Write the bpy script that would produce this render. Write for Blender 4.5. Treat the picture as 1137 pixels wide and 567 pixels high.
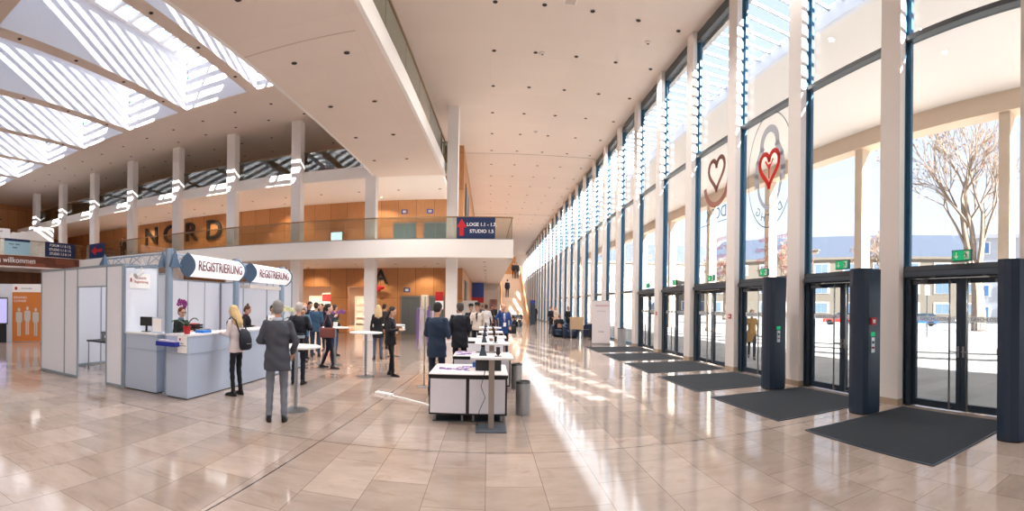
import bpy, bmesh, math, random
from mathutils import Vector, Matrix, Euler
random.seed(7)
PI = math.pi
sc = bpy.context.scene
for o in list(bpy.data.objects):
    bpy.data.objects.remove(o)
COL = sc.collection

# ------------------------------------------------------------------ camera (a stitched 130 degree cylindrical panorama)
F = 500.0; X0 = 541.7; YH = 339.7; ROLL = -0.0134
cd = bpy.data.cameras.new('camera'); cam = bpy.data.objects.new('camera', cd); COL.objects.link(cam)
cd.type = 'PANO'; cd.panorama_type = 'CENTRAL_CYLINDRICAL'
cd.central_cylindrical_radius = 1.0
cd.central_cylindrical_range_u_min = -568.5 / F
cd.central_cylindrical_range_u_max = 568.5 / F
cd.central_cylindrical_range_v_min = -(567 - YH) / F
cd.central_cylindrical_range_v_max = YH / F
cd.clip_start = 0.05; cd.clip_end = 500
yaw = (568.5 - X0) / F
cam.matrix_world = Matrix.Translation((0, 0, 1.72)) @ Matrix.Rotation(-yaw, 4, 'Z') @ Matrix.Rotation(ROLL, 4, 'Y') @ Matrix.Rotation(PI / 2, 4, 'X')
sc.camera = cam

# ------------------------------------------------------------------ sky, sun, exposure
w = bpy.data.worlds.new('world'); sc.world = w; w.use_nodes = True
nt = w.node_tree; nt.nodes.clear()
wo = nt.nodes.new('ShaderNodeOutputWorld'); bg = nt.nodes.new('ShaderNodeBackground')
tc = nt.nodes.new('ShaderNodeTexCoord'); sp = nt.nodes.new('ShaderNodeSeparateXYZ')
rp = nt.nodes.new('ShaderNodeValToRGB')
rp.color_ramp.elements[0].position = 0.0; rp.color_ramp.elements[0].color = (0.92, 0.95, 1.0, 1)
rp.color_ramp.elements[1].position = 0.7; rp.color_ramp.elements[1].color = (0.60, 0.73, 1.0, 1)
nt.links.new(tc.outputs['Generated'], sp.inputs[0]); nt.links.new(sp.outputs['Z'], rp.inputs[0])
nt.links.new(rp.outputs[0], bg.inputs[0]); nt.links.new(bg.outputs[0], wo.inputs[0])
SKY = 0.42
bg.inputs[1].default_value = SKY

sd = bpy.data.lights.new('sun', 'SUN'); sun = bpy.data.objects.new('sun', sd); COL.objects.link(sun)
sd.energy = 11.0; sd.angle = math.radians(0.35); sd.color = (1.0, 0.96, 0.91)
SUN_DIR = Vector((-0.28, 0.96, -0.50)).normalized()
sun.rotation_euler = SUN_DIR.to_track_quat('-Z', 'Y').to_euler()
sun.location = (20, -20, 30)

sc.view_settings.view_transform = 'Standard'; sc.view_settings.look = 'None'
sc.view_settings.exposure = 1.86; sc.view_settings.gamma = 1.0; sc.view_settings.use_curve_mapping = False
sc.cycles.use_denoising = True
sc.cycles.max_bounces = 9; sc.cycles.diffuse_bounces = 7; sc.cycles.glossy_bounces = 3
sc.cycles.transparent_max_bounces = 16; sc.cycles.transmission_bounces = 4
sc.cycles.sample_clamp_indirect = 6.0
sc.cycles.caustics_reflective = False; sc.cycles.caustics_refractive = False

# ------------------------------------------------------------------ materials
def lin(c):
    c = c / 255.0
    return c / 12.92 if c <= 0.04045 else ((c + 0.055) / 1.055) ** 2.4
def rgb(r, g, b): return (lin(r), lin(g), lin(b), 1)
MATS = {}
def mat(name, col=(200, 200, 200), rough=0.6, metal=0.0, noise=0.0, scale=8.0, emit=None, spec=None, stretch=None):
    if name in MATS: return MATS[name]
    m = bpy.data.materials.new(name); m.use_nodes = True
    n = m.node_tree; b = n.nodes['Principled BSDF']
    c = rgb(*col)
    b.inputs['Base Color'].default_value = c
    b.inputs['Roughness'].default_value = rough; b.inputs['Metallic'].default_value = metal
    if spec is not None: b.inputs['Specular IOR Level'].default_value = spec
    t = n.nodes.new('ShaderNodeTexCoord'); x = n.nodes.new('ShaderNodeTexNoise'); x.inputs['Scale'].default_value = scale
    mp = n.nodes.new('ShaderNodeMapping')
    if stretch: mp.inputs['Scale'].default_value = stretch
    n.links.new(t.outputs['Object'], mp.inputs[0]); n.links.new(mp.outputs[0], x.inputs['Vector'])
    mx = n.nodes.new('ShaderNodeMix'); mx.data_type = 'RGBA'
    k = noise if noise else 0.03
    mx.inputs[6].default_value = tuple(v * (1 - k) for v in c[:3]) + (1,)
    mx.inputs[7].default_value = tuple(min(1, v * (1 + k)) for v in c[:3]) + (1,)
    n.links.new(x.outputs[0], mx.inputs[0]); n.links.new(mx.outputs[2], b.inputs['Base Color'])
    if emit:
        b.inputs['Emission Color'].default_value = c; b.inputs['Emission Strength'].default_value = emit
    MATS[name] = m
    return m

def glass(name, tint=(255, 255, 255), refl=1.0, rough=0.0, solid=0.0, solidcol=(220, 230, 225)):
    if name in MATS: return MATS[name]
    m = bpy.data.materials.new(name); m.use_nodes = True
    n = m.node_tree; n.nodes.clear()
    o = n.nodes.new('ShaderNodeOutputMaterial'); tr = n.nodes.new('ShaderNodeBsdfTransparent'); gl = n.nodes.new('ShaderNodeBsdfGlossy')
    tr.inputs[0].default_value = rgb(*tint); gl.inputs['Roughness'].default_value = rough
    ge = n.nodes.new('ShaderNodeNewGeometry'); dt = n.nodes.new('ShaderNodeVectorMath'); dt.operation = 'DOT_PRODUCT'
    n.links.new(ge.outputs['Normal'], dt.inputs[0]); n.links.new(ge.outputs['Incoming'], dt.inputs[1])
    ab = n.nodes.new('ShaderNodeMath'); ab.operation = 'ABSOLUTE'; n.links.new(dt.outputs['Value'], ab.inputs[0])
    iv = n.nodes.new('ShaderNodeMath'); iv.operation = 'SUBTRACT'; iv.inputs[0].default_value = 1; n.links.new(ab.outputs[0], iv.inputs[1])
    pw = n.nodes.new('ShaderNodeMath'); pw.operation = 'POWER'; pw.inputs[1].default_value = 5; n.links.new(iv.outputs[0], pw.inputs[0])
    fr = n.nodes.new('ShaderNodeMath'); fr.operation = 'MULTIPLY_ADD'; fr.inputs[1].default_value = 0.96; fr.inputs[2].default_value = 0.04; n.links.new(pw.outputs[0], fr.inputs[0])
    mu = n.nodes.new('ShaderNodeMath'); mu.operation = 'MULTIPLY'; mu.inputs[1].default_value = refl; mu.use_clamp = True
    mi = n.nodes.new('ShaderNodeMixShader')
    n.links.new(fr.outputs[0], mu.inputs[0]); n.links.new(mu.outputs[0], mi.inputs[0])
    if solid:
        df = n.nodes.new('ShaderNodeBsdfDiffuse'); df.inputs[0].default_value = rgb(*solidcol)
        m2 = n.nodes.new('ShaderNodeMixShader'); m2.inputs[0].default_value = solid
        n.links.new(tr.outputs[0], m2.inputs[1]); n.links.new(df.outputs[0], m2.inputs[2]); n.links.new(m2.outputs[0], mi.inputs[1])
    else:
        n.links.new(tr.outputs[0], mi.inputs[1])
    n.links.new(gl.outputs[0], mi.inputs[2]); n.links.new(mi.outputs[0], o.inputs[0])
    MATS[name] = m
    return m

def brickmat(name, c1, c2, mortar, bw, rh, ms, rough, noise=0.15, nscale=2.0, offset=0.5, swap=False, plane='XY', spec=0.5, extra=None, grain=None, bias=0.0):
    """tiles, panels or boards; swap runs the long side along the other axis"""
    if name in MATS: return MATS[name]
    m = bpy.data.materials.new(name); m.use_nodes = True
    n = m.node_tree; b = n.nodes['Principled BSDF']
    t = n.nodes.new('ShaderNodeTexCoord'); s = n.nodes.new('ShaderNodeSeparateXYZ'); c = n.nodes.new('ShaderNodeCombineXYZ')
    n.links.new(t.outputs['Object'], s.inputs[0])
    a, d = plane[0], plane[1]
    if swap: a, d = d, a
    n.links.new(s.outputs[a], c.inputs[0]); n.links.new(s.outputs[d], c.inputs[1])
    k = n.nodes.new('ShaderNodeTexBrick')
    k.inputs['Color1'].default_value = rgb(*c1); k.inputs['Color2'].default_value = rgb(*c2); k.inputs['Mortar'].default_value = rgb(*mortar)
    k.inputs['Scale'].default_value = 1.0; k.inputs['Mortar Size'].default_value = ms; k.inputs['Mortar Smooth'].default_value = 0.1
    k.inputs['Brick Width'].default_value = bw; k.inputs['Row Height'].default_value = rh; k.inputs['Bias'].default_value = bias
    k.offset = offset; k.squash = 1.0
    n.links.new(c.outputs[0], k.inputs['Vector'])
    nz = n.nodes.new('ShaderNodeTexNoise'); nz.inputs['Scale'].default_value = nscale; nz.inputs['Detail'].default_value = 8; nz.inputs['Roughness'].default_value = 0.65
    mp = n.nodes.new('ShaderNodeMapping')
    if grain: mp.inputs['Scale'].default_value = grain
    n.links.new(t.outputs['Object'], mp.inputs[0]); n.links.new(mp.outputs[0], nz.inputs['Vector'])
    rm = n.nodes.new('ShaderNodeMapRange'); rm.inputs[1].default_value = 0.3; rm.inputs[2].default_value = 0.7
    rm.inputs[3].default_value = 1 - noise; rm.inputs[4].default_value = 1 + noise
    n.links.new(nz.outputs[0], rm.inputs[0])
    mx = n.nodes.new('ShaderNodeMix'); mx.data_type = 'RGBA'; mx.blend_type = 'MULTIPLY'; mx.inputs[0].default_value = 1
    n.links.new(k.outputs[0], mx.inputs[6]); n.links.new(rm.outputs[0], mx.inputs[7])
    last = mx.outputs[2]
    if extra: last = extra(n, t, s, last)
    n.links.new(last, b.inputs['Base Color'])
    b.inputs['Roughness'].default_value = rough; b.inputs['Specular IOR Level'].default_value = spec
    MATS[name] = m
    return m

# ------------------------------------------------------------------ mesh builder
class MB:
    def __init__(s): s.v = []; s.f = []; s.M = None
    def add(s, vs, fs):
        k = len(s.v)
        if s.M is not None: vs = [s.M @ Vector(v) for v in vs]
        s.v += [tuple(v) for v in vs]; s.f += [tuple(i + k for i in f) for f in fs]
        return s
    def box(s, x0, y0, z0, x1, y1, z1):
        if x0 > x1: x0, x1 = x1, x0
        if y0 > y1: y0, y1 = y1, y0
        if z0 > z1: z0, z1 = z1, z0
        return s.add([(x0,y0,z0),(x1,y0,z0),(x1,y1,z0),(x0,y1,z0),(x0,y0,z1),(x1,y0,z1),(x1,y1,z1),(x0,y1,z1)],
                     [(0,3,2,1),(4,5,6,7),(0,1,5,4),(1,2,6,5),(2,3,7,6),(3,0,4,7)])
    def cbox(s, cx, cy, cz, sx, sy, sz): return s.box(cx-sx/2, cy-sy/2, cz-sz/2, cx+sx/2, cy+sy/2, cz+sz/2)
    def quad(s, a, b, c, d): return s.add([a, b, c, d], [(0, 1, 2, 3)])
    def prism(s, poly, z0, z1):
        n = len(poly)
        ar = sum(poly[i][0]*poly[(i+1)%n][1]-poly[(i+1)%n][0]*poly[i][1] for i in range(n))
        if ar < 0: poly = poly[::-1]
        return s.add([(p[0],p[1],z0) for p in poly] + [(p[0],p[1],z1) for p in poly],
                     [tuple(range(n))[::-1], tuple(range(n, 2*n))] + [(i, (i+1)%n, n+(i+1)%n, n+i) for i in range(n)])
    def tube(s, p0, p1, r0, r1=None, n=12, cap=True):
        r1 = r0 if r1 is None else r1
        p0, p1 = Vector(p0), Vector(p1); d = (p1-p0)
        if d.length < 1e-6: return s
        d.normalize(); a = d.orthogonal().normalized(); b = d.cross(a)
        vs = []
        for p, r in ((p0, r0), (p1, r1)):
            vs += [p + a*math.cos(2*PI*i/n)*r + b*math.sin(2*PI*i/n)*r for i in range(n)]
        fs = [(i, (i+1)%n, n+(i+1)%n, n+i) for i in range(n)]
        if cap: fs += [tuple(range(n))[::-1], tuple(range(n, 2*n))]
        return s.add(vs, fs)
    def path(s, pts, r, n=8):
        rs = r if isinstance(r, (list, tuple)) else [r]*len(pts)
        pts = [Vector(p) for p in pts]; vs = []; fs = []
        ref = None
        for i, p in enumerate(pts):
            d = (pts[min(i+1, len(pts)-1)] - pts[max(i-1, 0)]).normalized()
            if ref is None: ref = d.orthogonal().normalized()
            a = (ref - d*ref.dot(d))
            a = a.normalized() if a.length > 1e-4 else d.orthogonal().normalized()
            ref = a; b = d.cross(a)
            vs += [p + a*math.cos(2*PI*k/n)*rs[i] + b*math.sin(2*PI*k/n)*rs[i] for k in range(n)]
        for i in range(len(pts)-1):
            fs += [(i*n+k, i*n+(k+1)%n, (i+1)*n+(k+1)%n, (i+1)*n+k) for k in range(n)]
        fs += [tuple(range(n))[::-1], tuple(range((len(pts)-1)*n, len(pts)*n))]
        return s.add(vs, fs)
    def ring(s, prof, n=24): return s.lathe(prof, n, ring=True)
    def lathe(s, prof, n=24, c=(0, 0), ring=False):
        vs = []; fs = []
        for r, z in prof: vs += [(c[0]+r*math.cos(2*PI*i/n), c[1]+r*math.sin(2*PI*i/n), z) for i in range(n)]
        m = len(prof)
        for j in range(m-1): fs += [(j*n+i, j*n+(i+1)%n, (j+1)*n+(i+1)%n, (j+1)*n+i) for i in range(n)]
        if ring: fs += [((m-1)*n+i, (m-1)*n+(i+1)%n, (i+1)%n, i) for i in range(n)]
        else: fs += [tuple(range(n))[::-1], tuple(range((m-1)*n, m*n))]
        return s.add(vs, fs)
    def ell(s, c, r, n=14, m=9):
        vs = [(c[0], c[1], c[2]-r[2])]; fs = []
        for j in range(1, m):
            a = -PI/2 + PI*j/m
            vs += [(c[0]+r[0]*math.cos(a)*math.cos(2*PI*i/n), c[1]+r[1]*math.cos(a)*math.sin(2*PI*i/n), c[2]+r[2]*math.sin(a)) for i in range(n)]
        vs.append((c[0], c[1], c[2]+r[2])); L = len(vs)-1
        fs += [(0, 1+(i+1)%n, 1+i) for i in range(n)]
        for j in range(m-2): fs += [(1+j*n+i, 1+j*n+(i+1)%n, 1+(j+1)*n+(i+1)%n, 1+(j+1)*n+i) for i in range(n)]
        fs += [(1+(m-2)*n+i, 1+(m-2)*n+(i+1)%n, L) for i in range(n)]
        return s.add(vs, fs)
    def cap(s, p0, p1, r0, r1, n=12):
        """tapered limb with round ends"""
        p0, p1 = Vector(p0), Vector(p1); d = p1-p0; L = d.length
        if L < 1e-5: return s
        d.normalize(); pts = []; rs = []
        for a in (-80, -50, -20): pts.append(p0+d*r0*math.sin(math.radians(a))); rs.append(r0*math.cos(math.radians(a)))
        for a in (20, 50, 80): pts.append(p1+d*r1*math.sin(math.radians(a))); rs.append(r1*math.cos(math.radians(a)))
        return s.path(pts, rs, n)
    def loft(s, rings, n=20):
        """rings: (centre, rx, ry) ellipses lying flat, bottom to top"""
        vs = []; fs = []
        for c, rx, ry in rings: vs += [(c[0]+rx*math.cos(2*PI*i/n), c[1]+ry*math.sin(2*PI*i/n), c[2]) for i in range(n)]
        m = len(rings)
        for j in range(m-1): fs += [(j*n+i, j*n+(i+1)%n, (j+1)*n+(i+1)%n, (j+1)*n+i) for i in range(n)]
        fs += [tuple(range(n))[::-1], tuple(range((m-1)*n, m*n))]
        return s.add(vs, fs)
    def mesh(s, name, m, smooth=False):
        me = bpy.data.meshes.new(name); me.from_pydata(s.v, [], s.f); me.update()
        me.materials.append(m)
        if smooth: me.shade_smooth()
        return me
    def build(s, name, m, parent=None, smooth=False, label=None, loc=None, bevel=0):
        o = bpy.data.objects.new(name, s.mesh(name, m, smooth)); COL.objects.link(o)
        if parent is not None: o.parent = parent
        if label: o['label'] = label
        if loc: o.location = loc
        if bevel:
            bv = o.modifiers.new('bevel', 'BEVEL'); bv.width = bevel; bv.segments = 2; bv.limit_method = 'ANGLE'
        return o

def tag(o, label=None, cat=None, group=None, kind=None):
    if label: o['label'] = label
    if cat: o['category'] = cat
    if group: o['group'] = group
    if kind: o['kind'] = kind
    return o
def thing(name, label, cat, loc=(0, 0, 0), rz=0, group=None, kind=None):
    o = bpy.data.objects.new(name, None); COL.objects.link(o); o.empty_display_size = 0.1
    o.location = loc; o.rotation_euler = (0, 0, rz)
    return tag(o, label, cat, group, kind)
KIDS = {}
def dup(root, loc=None, rz=None, label=None, group=None):
    def cp(o, parent):
        c = o.copy(); COL.objects.link(c)
        if parent is not None: c.parent = parent
        for ch in [x for x in ALL_CH(o)]: cp(ch, c)
        return c
    r = cp(root, None)
    if loc is not None: r.location = loc
    if rz is not None: r.rotation_euler = (0, 0, rz)
    if label: r['label'] = label
    if group: r['group'] = group
    return r
def ALL_CH(o): return list(o.children)

TMP = bpy.data.scenes.new('workbench')
def evaluated_mesh(o):
    TMP.collection.objects.link(o)
    vl = TMP.view_layers[0]; vl.update()
    me = bpy.data.meshes.new_from_object(o.evaluated_get(vl.depsgraph), depsgraph=vl.depsgraph)
    bpy.data.objects.remove(o)
    return me
def text(name, s, m, parent, loc, size, xdir=(1, 0, 0), up=(0, 0, 1), depth=0.004, align='CENTER', label=None, bold=0.0, sx=1.0):
    cu = bpy.data.curves.new(name, 'FONT'); cu.body = s; cu.size = size; cu.extrude = depth; cu.align_x = align; cu.align_y = 'CENTER'
    cu.offset = bold; cu.resolution_u = 3; cu.space_line = 1.1
    me = evaluated_mesh(bpy.data.objects.new(name+'_curve', cu))
    me.name = name; me.materials.clear(); me.materials.append(m)
    X = Vector(xdir).normalized(); U = Vector(up).normalized(); N = X.cross(U)
    R = Matrix((X*sx, U, N)).transposed().to_4x4()
    for v in me.vertices: v.co = R @ v.co + Vector(loc)
    q = bpy.data.objects.new(name, me); COL.objects.link(q)
    if parent is not None: q.parent = parent
    if label: q['label'] = label
    return q

def vinyl(name, col):
    if name in MATS: return MATS[name]
    m = bpy.data.materials.new(name); m.use_nodes = True; n = m.node_tree; n.nodes.clear()
    o = n.nodes.new('ShaderNodeOutputMaterial'); d = n.nodes.new('ShaderNodeBsdfDiffuse'); t = n.nodes.new('ShaderNodeBsdfTranslucent'); x = n.nodes.new('ShaderNodeMixShader')
    d.inputs[0].default_value = rgb(*col); t.inputs[0].default_value = rgb(*col); x.inputs[0].default_value = 0.55
    n.links.new(d.outputs[0], x.inputs[1]); n.links.new(t.outputs[0], x.inputs[2])
    p = n.nodes.new('ShaderNodeBsdfTransparent'); y = n.nodes.new('ShaderNodeMixShader'); y.inputs[0].default_value = 0.35
    n.links.new(x.outputs[0], y.inputs[1]); n.links.new(p.outputs[0], y.inputs[2]); n.links.new(y.outputs[0], o.inputs[0])
    MATS[name] = m; return m
# common materials
WHITE = mat('white_paint', (236, 232, 228), 0.55, noise=0.02)
SLABW = mat('balcony_white', (240, 236, 232), 0.5, noise=0.02)
CEILM = mat('ceiling_plaster', (228, 213, 202), 0.75, noise=0.02, scale=1.0)
COLM = mat('column_plaster', (236, 232, 230), 0.6, noise=0.02)
BLUEM = mat('mullion_blue_metal', (66, 112, 145), 0.35, metal=0.0, noise=0.05)
SLATE = mat('slate_metal', (44, 60, 76), 0.4, noise=0.05)
BLACK = mat('black_plastic', (18, 19, 22), 0.45)
STEEL = mat('brushed_steel', (165, 170, 175), 0.3, metal=1.0, noise=0.06, scale=30)
GREYP = mat('booth_grey_frame', (150, 165, 180), 0.4, noise=0.03)
PANELW = mat('booth_white_panel', (232, 238, 250), 0.5, noise=0.02)
COUNTM = mat('counter_grey', (182, 198, 222), 0.45, noise=0.02)
REDM = mat('red_plastic', (190, 30, 38), 0.5)
GREEN = mat('exit_green', (10, 150, 95), 0.5, emit=0.25)
SIGNW = mat('sign_white', (250, 250, 250), 0.5)
NAVY = mat('sign_navy', (22, 44, 88), 0.5)
GLASS = glass('window_glass', (243, 246, 248), 0.5)
GLASSB = glass('balustrade_glass', (240, 241, 236), 2.6)
GLASSR = glass('roof_glass', (250, 252, 255), 1.0)
# ------------------------------------------------------------------ FLOOR, WALLS, CEILING
XF = 6.45            # inner face of the facade columns
ZC = 10.9            # ceiling
PY = 2.8             # facade bay
WELL0 = 7.0; WELL1 = 16.9
def floor_extra(n, t, s, last):
    # dark expansion joints in the stone
    def line(outs, pos, wdt):
        sub = n.nodes.new('ShaderNodeMath'); sub.operation = 'SUBTRACT'; sub.inputs[1].default_value = pos; n.links.new(outs, sub.inputs[0])
        ab = n.nodes.new('ShaderNodeMath'); ab.operation = 'ABSOLUTE'; n.links.new(sub.outputs[0], ab.inputs[0])
        lt = n.nodes.new('ShaderNodeMath'); lt.operation = 'LESS_THAN'; lt.inputs[1].default_value = wdt; n.links.new(ab.outputs[0], lt.inputs[0])
        return lt.outputs[0]
    a = line(s.outputs['Y'], 5.27, 0.008)
    mu = n.nodes.new('ShaderNodeMath'); mu.operation = 'MULTIPLY'; mu.inputs[1].default_value = 0.055; n.links.new(s.outputs['Y'], mu.inputs[0])
    su = n.nodes.new('ShaderNodeMath'); su.operation = 'SUBTRACT'; n.links.new(s.outputs['X'], su.inputs[0]); n.links.new(mu.outputs[0], su.inputs[1])
    b = line(su.outputs[0], -2.32, 0.009)
    mx = n.nodes.new('ShaderNodeMath'); mx.operation = 'MAXIMUM'; n.links.new(a, mx.inputs[0]); n.links.new(b, mx.inputs[1])
    r = n.nodes.new('ShaderNodeMix'); r.data_type = 'RGBA'; r.inputs[7].default_value = rgb(70, 62, 58)
    n.links.new(mx.outputs[0], r.inputs[0]); n.links.new(last, r.inputs[6])
    # warm veins
    v = n.nodes.new('ShaderNodeTexNoise'); v.inputs['Scale'].default_value = 2.6; v.inputs['Detail'].default_value = 10; v.inputs['Roughness'].default_value = 0.7; v.inputs['Distortion'].default_value = 1.2
    mp = n.nodes.new('ShaderNodeMapping'); mp.inputs['Scale'].default_value = (0.6, 1.8, 1); n.links.new(t.outputs['Object'], mp.inputs[0]); n.links.new(mp.outputs[0], v.inputs['Vector'])
    q = n.nodes.new('ShaderNodeMapRange'); q.inputs[1].default_value = 0.55; q.inputs[2].default_value = 0.75; q.inputs[3].default_value = 0.0; q.inputs[4].default_value = 0.7; n.links.new(v.outputs[0], q.inputs[0])
    z = n.nodes.new('ShaderNodeMix'); z.data_type = 'RGBA'; z.inputs[7].default_value = rgb(128, 98, 80)
    n.links.new(q.outputs[0], z.inputs[0]); n.links.new(r.outputs[2], z.inputs[6])
    return z.outputs[2]
FLOORM = brickmat('travertine_floor', (174, 159, 149), (150, 135, 125), (112, 96, 86), 0.95, 0.55, 0.003, 0.085, noise=0.12, nscale=2.2, swap=True, spec=0.6, extra=floor_extra, grain=(1, 1.8, 1))
WOODM = brickmat('oak_panels', (200, 146, 98), (180, 124, 78), (120, 76, 44), 1.05, 2.1, 0.012, 0.45, noise=0.16, nscale=3.0, offset=0.0, plane='XZ', grain=(14, 14, 0.8))
WOODY = brickmat('oak_panels_side', (200, 146, 98), (180, 124, 78), (120, 76, 44), 1.05, 2.1, 0.012, 0.45, noise=0.16, nscale=3.0, offset=0.0, plane='YZ', grain=(14, 14, 0.8))
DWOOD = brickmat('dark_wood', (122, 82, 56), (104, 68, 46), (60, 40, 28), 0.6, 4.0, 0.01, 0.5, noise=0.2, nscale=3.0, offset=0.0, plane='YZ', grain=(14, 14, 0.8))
CEILP = brickmat('ceiling_panels', (230, 216, 205), (227, 213, 202), (222, 208, 197), 3.0, 1.5, 0.006, 0.8, noise=0.015, nscale=1.0, offset=0.0)

def struct(name, mb, m, **k):
    o = mb.build(name, m, **k); o['kind'] = 'structure'; return o

struct('floor', MB().box(-38, -22, -0.3, XF+0.42, 82, 0), FLOORM)
cl = MB()
T = 0.25
cl.box(-6.22, -22, ZC, XF+0.75, 82, ZC+T)
cl.box(-38, WELL1, ZC, -6.22, 27, ZC+T)
cl.box(-38, -22, ZC, -6.22, WELL0, ZC+T)
NW = 7
for k in range(-1, NW-1):
    L = -13.5 - 3.88*k
    cl.box(L-0.48, WELL0, ZC, L, WELL1, ZC+T)
L = -13.5 - 3.88*(NW-2)
cl.box(-38, WELL0, ZC, L-0.48, WELL1, ZC+T)
struct('ceiling', cl, CEILP)
# panel joints of the ceiling
for i, y in enumerate((27.1, 11.0, 45.0)):
    struct('trim_%d' % (i+1), MB().box(-6.0 if i else -2.0, y, ZC-0.012, XF, y+0.03, ZC), mat('joint_grey', (150, 138, 128), 0.8))
struct('trim_4', MB().box(-38, 16.95, ZC-0.01, -6.3, 17.0, ZC), CEILM)

# walls
struct('wall_rear', MB().box(-38, -22.3, 0, XF+0.42, -22, ZC), WHITE)
struct('wall_left', MB().box(-38.3, -22, 0, -38, 27, ZC), WOODY)
struct('wall_far', MB().box(-1.5, 80, 0, XF+0.5, 80.3, ZC), mat('far_wall', (236, 226, 216), 0.7))
BW = 25.8
wb = MB()
# back wall with openings at ground level: doors to the hall (x -11.5..-9.4, -8.3..-6.7), lifts are set on it
for a, b in ((-38, -22.0), (-20.2, -11.5), (-9.4, -8.3), (-6.7, -1.48)):
    wb.box(a, BW, 0, b, BW+0.3, 2.75)
wb.box(-38, BW, 2.75, -1.48, BW+0.3, ZC)
struct('wall_back', wb, WOODM)
ws = MB()
ws.box(-1.48, BW+0.3, 0, -1.78, 80, 3.3 + 0.4)
ws.box(-1.48, BW+0.3, 3.7, -1.78, 80, ZC)
struct('wall_inner', ws, WOODY)
# room behind the doorways
rm = MB()
rm.box(-24, 40, 0, -2, 40.3, 4); rm.box(-24, BW+0.3, 3.6, -2, 40, 3.9); rm.box(-24.3, BW+0.3, 0, -24, 40, 4)
struct('wall_foyer', rm, mat('foyer_wall', (206, 184, 168), 0.7))
for i, x in enumerate((-21, -15, -10, -7)):  # lamps added to brighten the dim room seen through the doorways
    t = thing('fill_lamp', 'glowing square lamp added to brighten the room behind the doorways', 'lamp', (x, 30+2*(i % 2), 3.6), group='added lamps behind the doorways')
    MB().box(-0.5, -0.5, -0.06, 0.5, 0.5, -0.02).build('diffuser', mat('fill_lamp_glow', (255, 225, 190), 0.5, emit=30), t)
    MB().box(-0.55, -0.55, -0.02, 0.55, 0.55, 0).build('housing', WHITE, t)
    l = bpy.data.lights.new('bulb', 'AREA'); l.energy = 90; l.size = 0.9; l.color = (1, .82, .66); lo = bpy.data.objects.new('bulb', l); COL.objects.link(lo); lo.parent = t; lo.location = (0, 0, -0.09)

# ------------------------------------------------------------------ SKYLIGHTS
WELLM = mat('skylight_white', (218, 218, 223), 0.8)
ZT = 13.15
def skylight():
    t = thing('skylight', 'white deep skylight well with glazed roof in the ceiling', 'skylight', (0, 0, ZC), group='skylight wells in a row')
    wl = 3.40; ln = WELL1-WELL0; h = ZT-ZC
    c = MB(); e = 0.05
    c.box(-e, -e, 0.25, 0.0, ln+e, h); c.box(wl, -e, 0.25, wl+e, ln+e, h); c.box(0, -e, 0.25, wl, 0, h); c.box(0, ln, 0.25, wl, ln+e, h)
    c.box(-0.0, 0, 0.0, 0.012, ln, 0.25); c.box(wl-0.012, 0, 0.0, wl, ln, 0.25); c.box(0.012, 0, 0.0, wl-0.012, 0.012, 0.25); c.box(0.012, ln-0.012, 0.0, wl-0.012, ln, 0.25)
    c.build('well', WELLM, t)
    f = MB(); np_ = 10; dy = ln/np_
    for i in range(np_+1): f.box(0, i*dy-0.07, h-0.02, wl, i*dy+0.07, h+0.16)
    f.box(0, 0, h, 0.16, ln, h+0.14); f.box(wl-0.12, 0, h, wl, ln, h+0.14)
    f.box(1.65, 0, h, 1.75, ln, h+0.14)
    f.build('frame', mat('skylight_frame', (240, 240, 240), 0.5), t)
    g = MB().box(0, 0, h+0.16, wl, ln, h+0.18); g.build('pane', GLASSR, t)
    lv = MB()
    for i in range(11): lv.box(0, i*dy-0.10, h+0.5, wl, i*dy+0.10, h+0.54)
    lv.box(0, 0, h+0.18, 0.05, ln, h+0.58); lv.box(wl-0.05, 0, h+0.18, wl, ln, h+0.58)
    lv.build('louvre', mat('louvre_white', (235, 235, 235), 0.6), t)
    sn = MB().tube((0.35, ln-0.35, h-0.5), (0.35, ln-0.35, h-0.9), 0.012, n=8); sn.ell((0.35, ln-0.35, h-0.95), (0.07, 0.07, 0.1)); 
    sn.tube((0.35, ln-0.35, h-0.5), (0.35, ln-0.35, h), 0.006, n=6); sn.build('sensor', mat('sensor_green', (30, 80, 60), 0.5), t)
    return t
sk = skylight(); sk.location = (-9.62, WELL0, ZC)
sk['label'] = 'white skylight well right beside the footbridge, partly hidden by it'
for k in range(0, NW-1):
    dup(sk, (-13.5-3.88*k, WELL0, ZC), 0, label='white deep skylight well, %s from the footbridge' % ('second', 'third', 'fourth', 'fifth', 'sixth', 'seventh')[k])
# white light shaft outside between wells is closed by the ceiling slab

# ------------------------------------------------------------------ FACADE
def bay_y(k): return 5.0 + PY*k      # near edge of column k
KS = list(range(-9, 27))
fc = thing('facade_column', 'slender pale column of the tall glass facade', 'column', (XF, bay_y(0), 0), group='columns of the glass facade')
MB().box(0, 0, 0.12, 0.15, 0.46, ZC).build('shaft', COLM, fc)
MB().box(-0.004, -0.004, 0.001, 0.15, 0.464, 0.12).build('plinth', mat('plinth_stone', (176, 158, 138), 0.5), fc)
fc['label'] = 'slender pale facade column on the far side of the nearest doors'
CL = {1: 'between the second and third glass doors', 2: 'between the third and fourth glass doors', 3: 'between the fourth and fifth glass doors', 4: 'between the fifth and farthest glass doors', -1: 'at the right edge, before the nearest doors', 5: 'just beyond the farthest glass doors', 6: 'second beyond the farthest glass doors'}
for k in KS:
    if k != 0: dup(fc, (XF, bay_y(k), 0), label='slender pale facade column ' + CL[k] if k in CL else ('slender pale column in the dense row of the facade beyond the doors' if k > 0 else 'slender pale facade column behind the viewpoint'))

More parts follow.
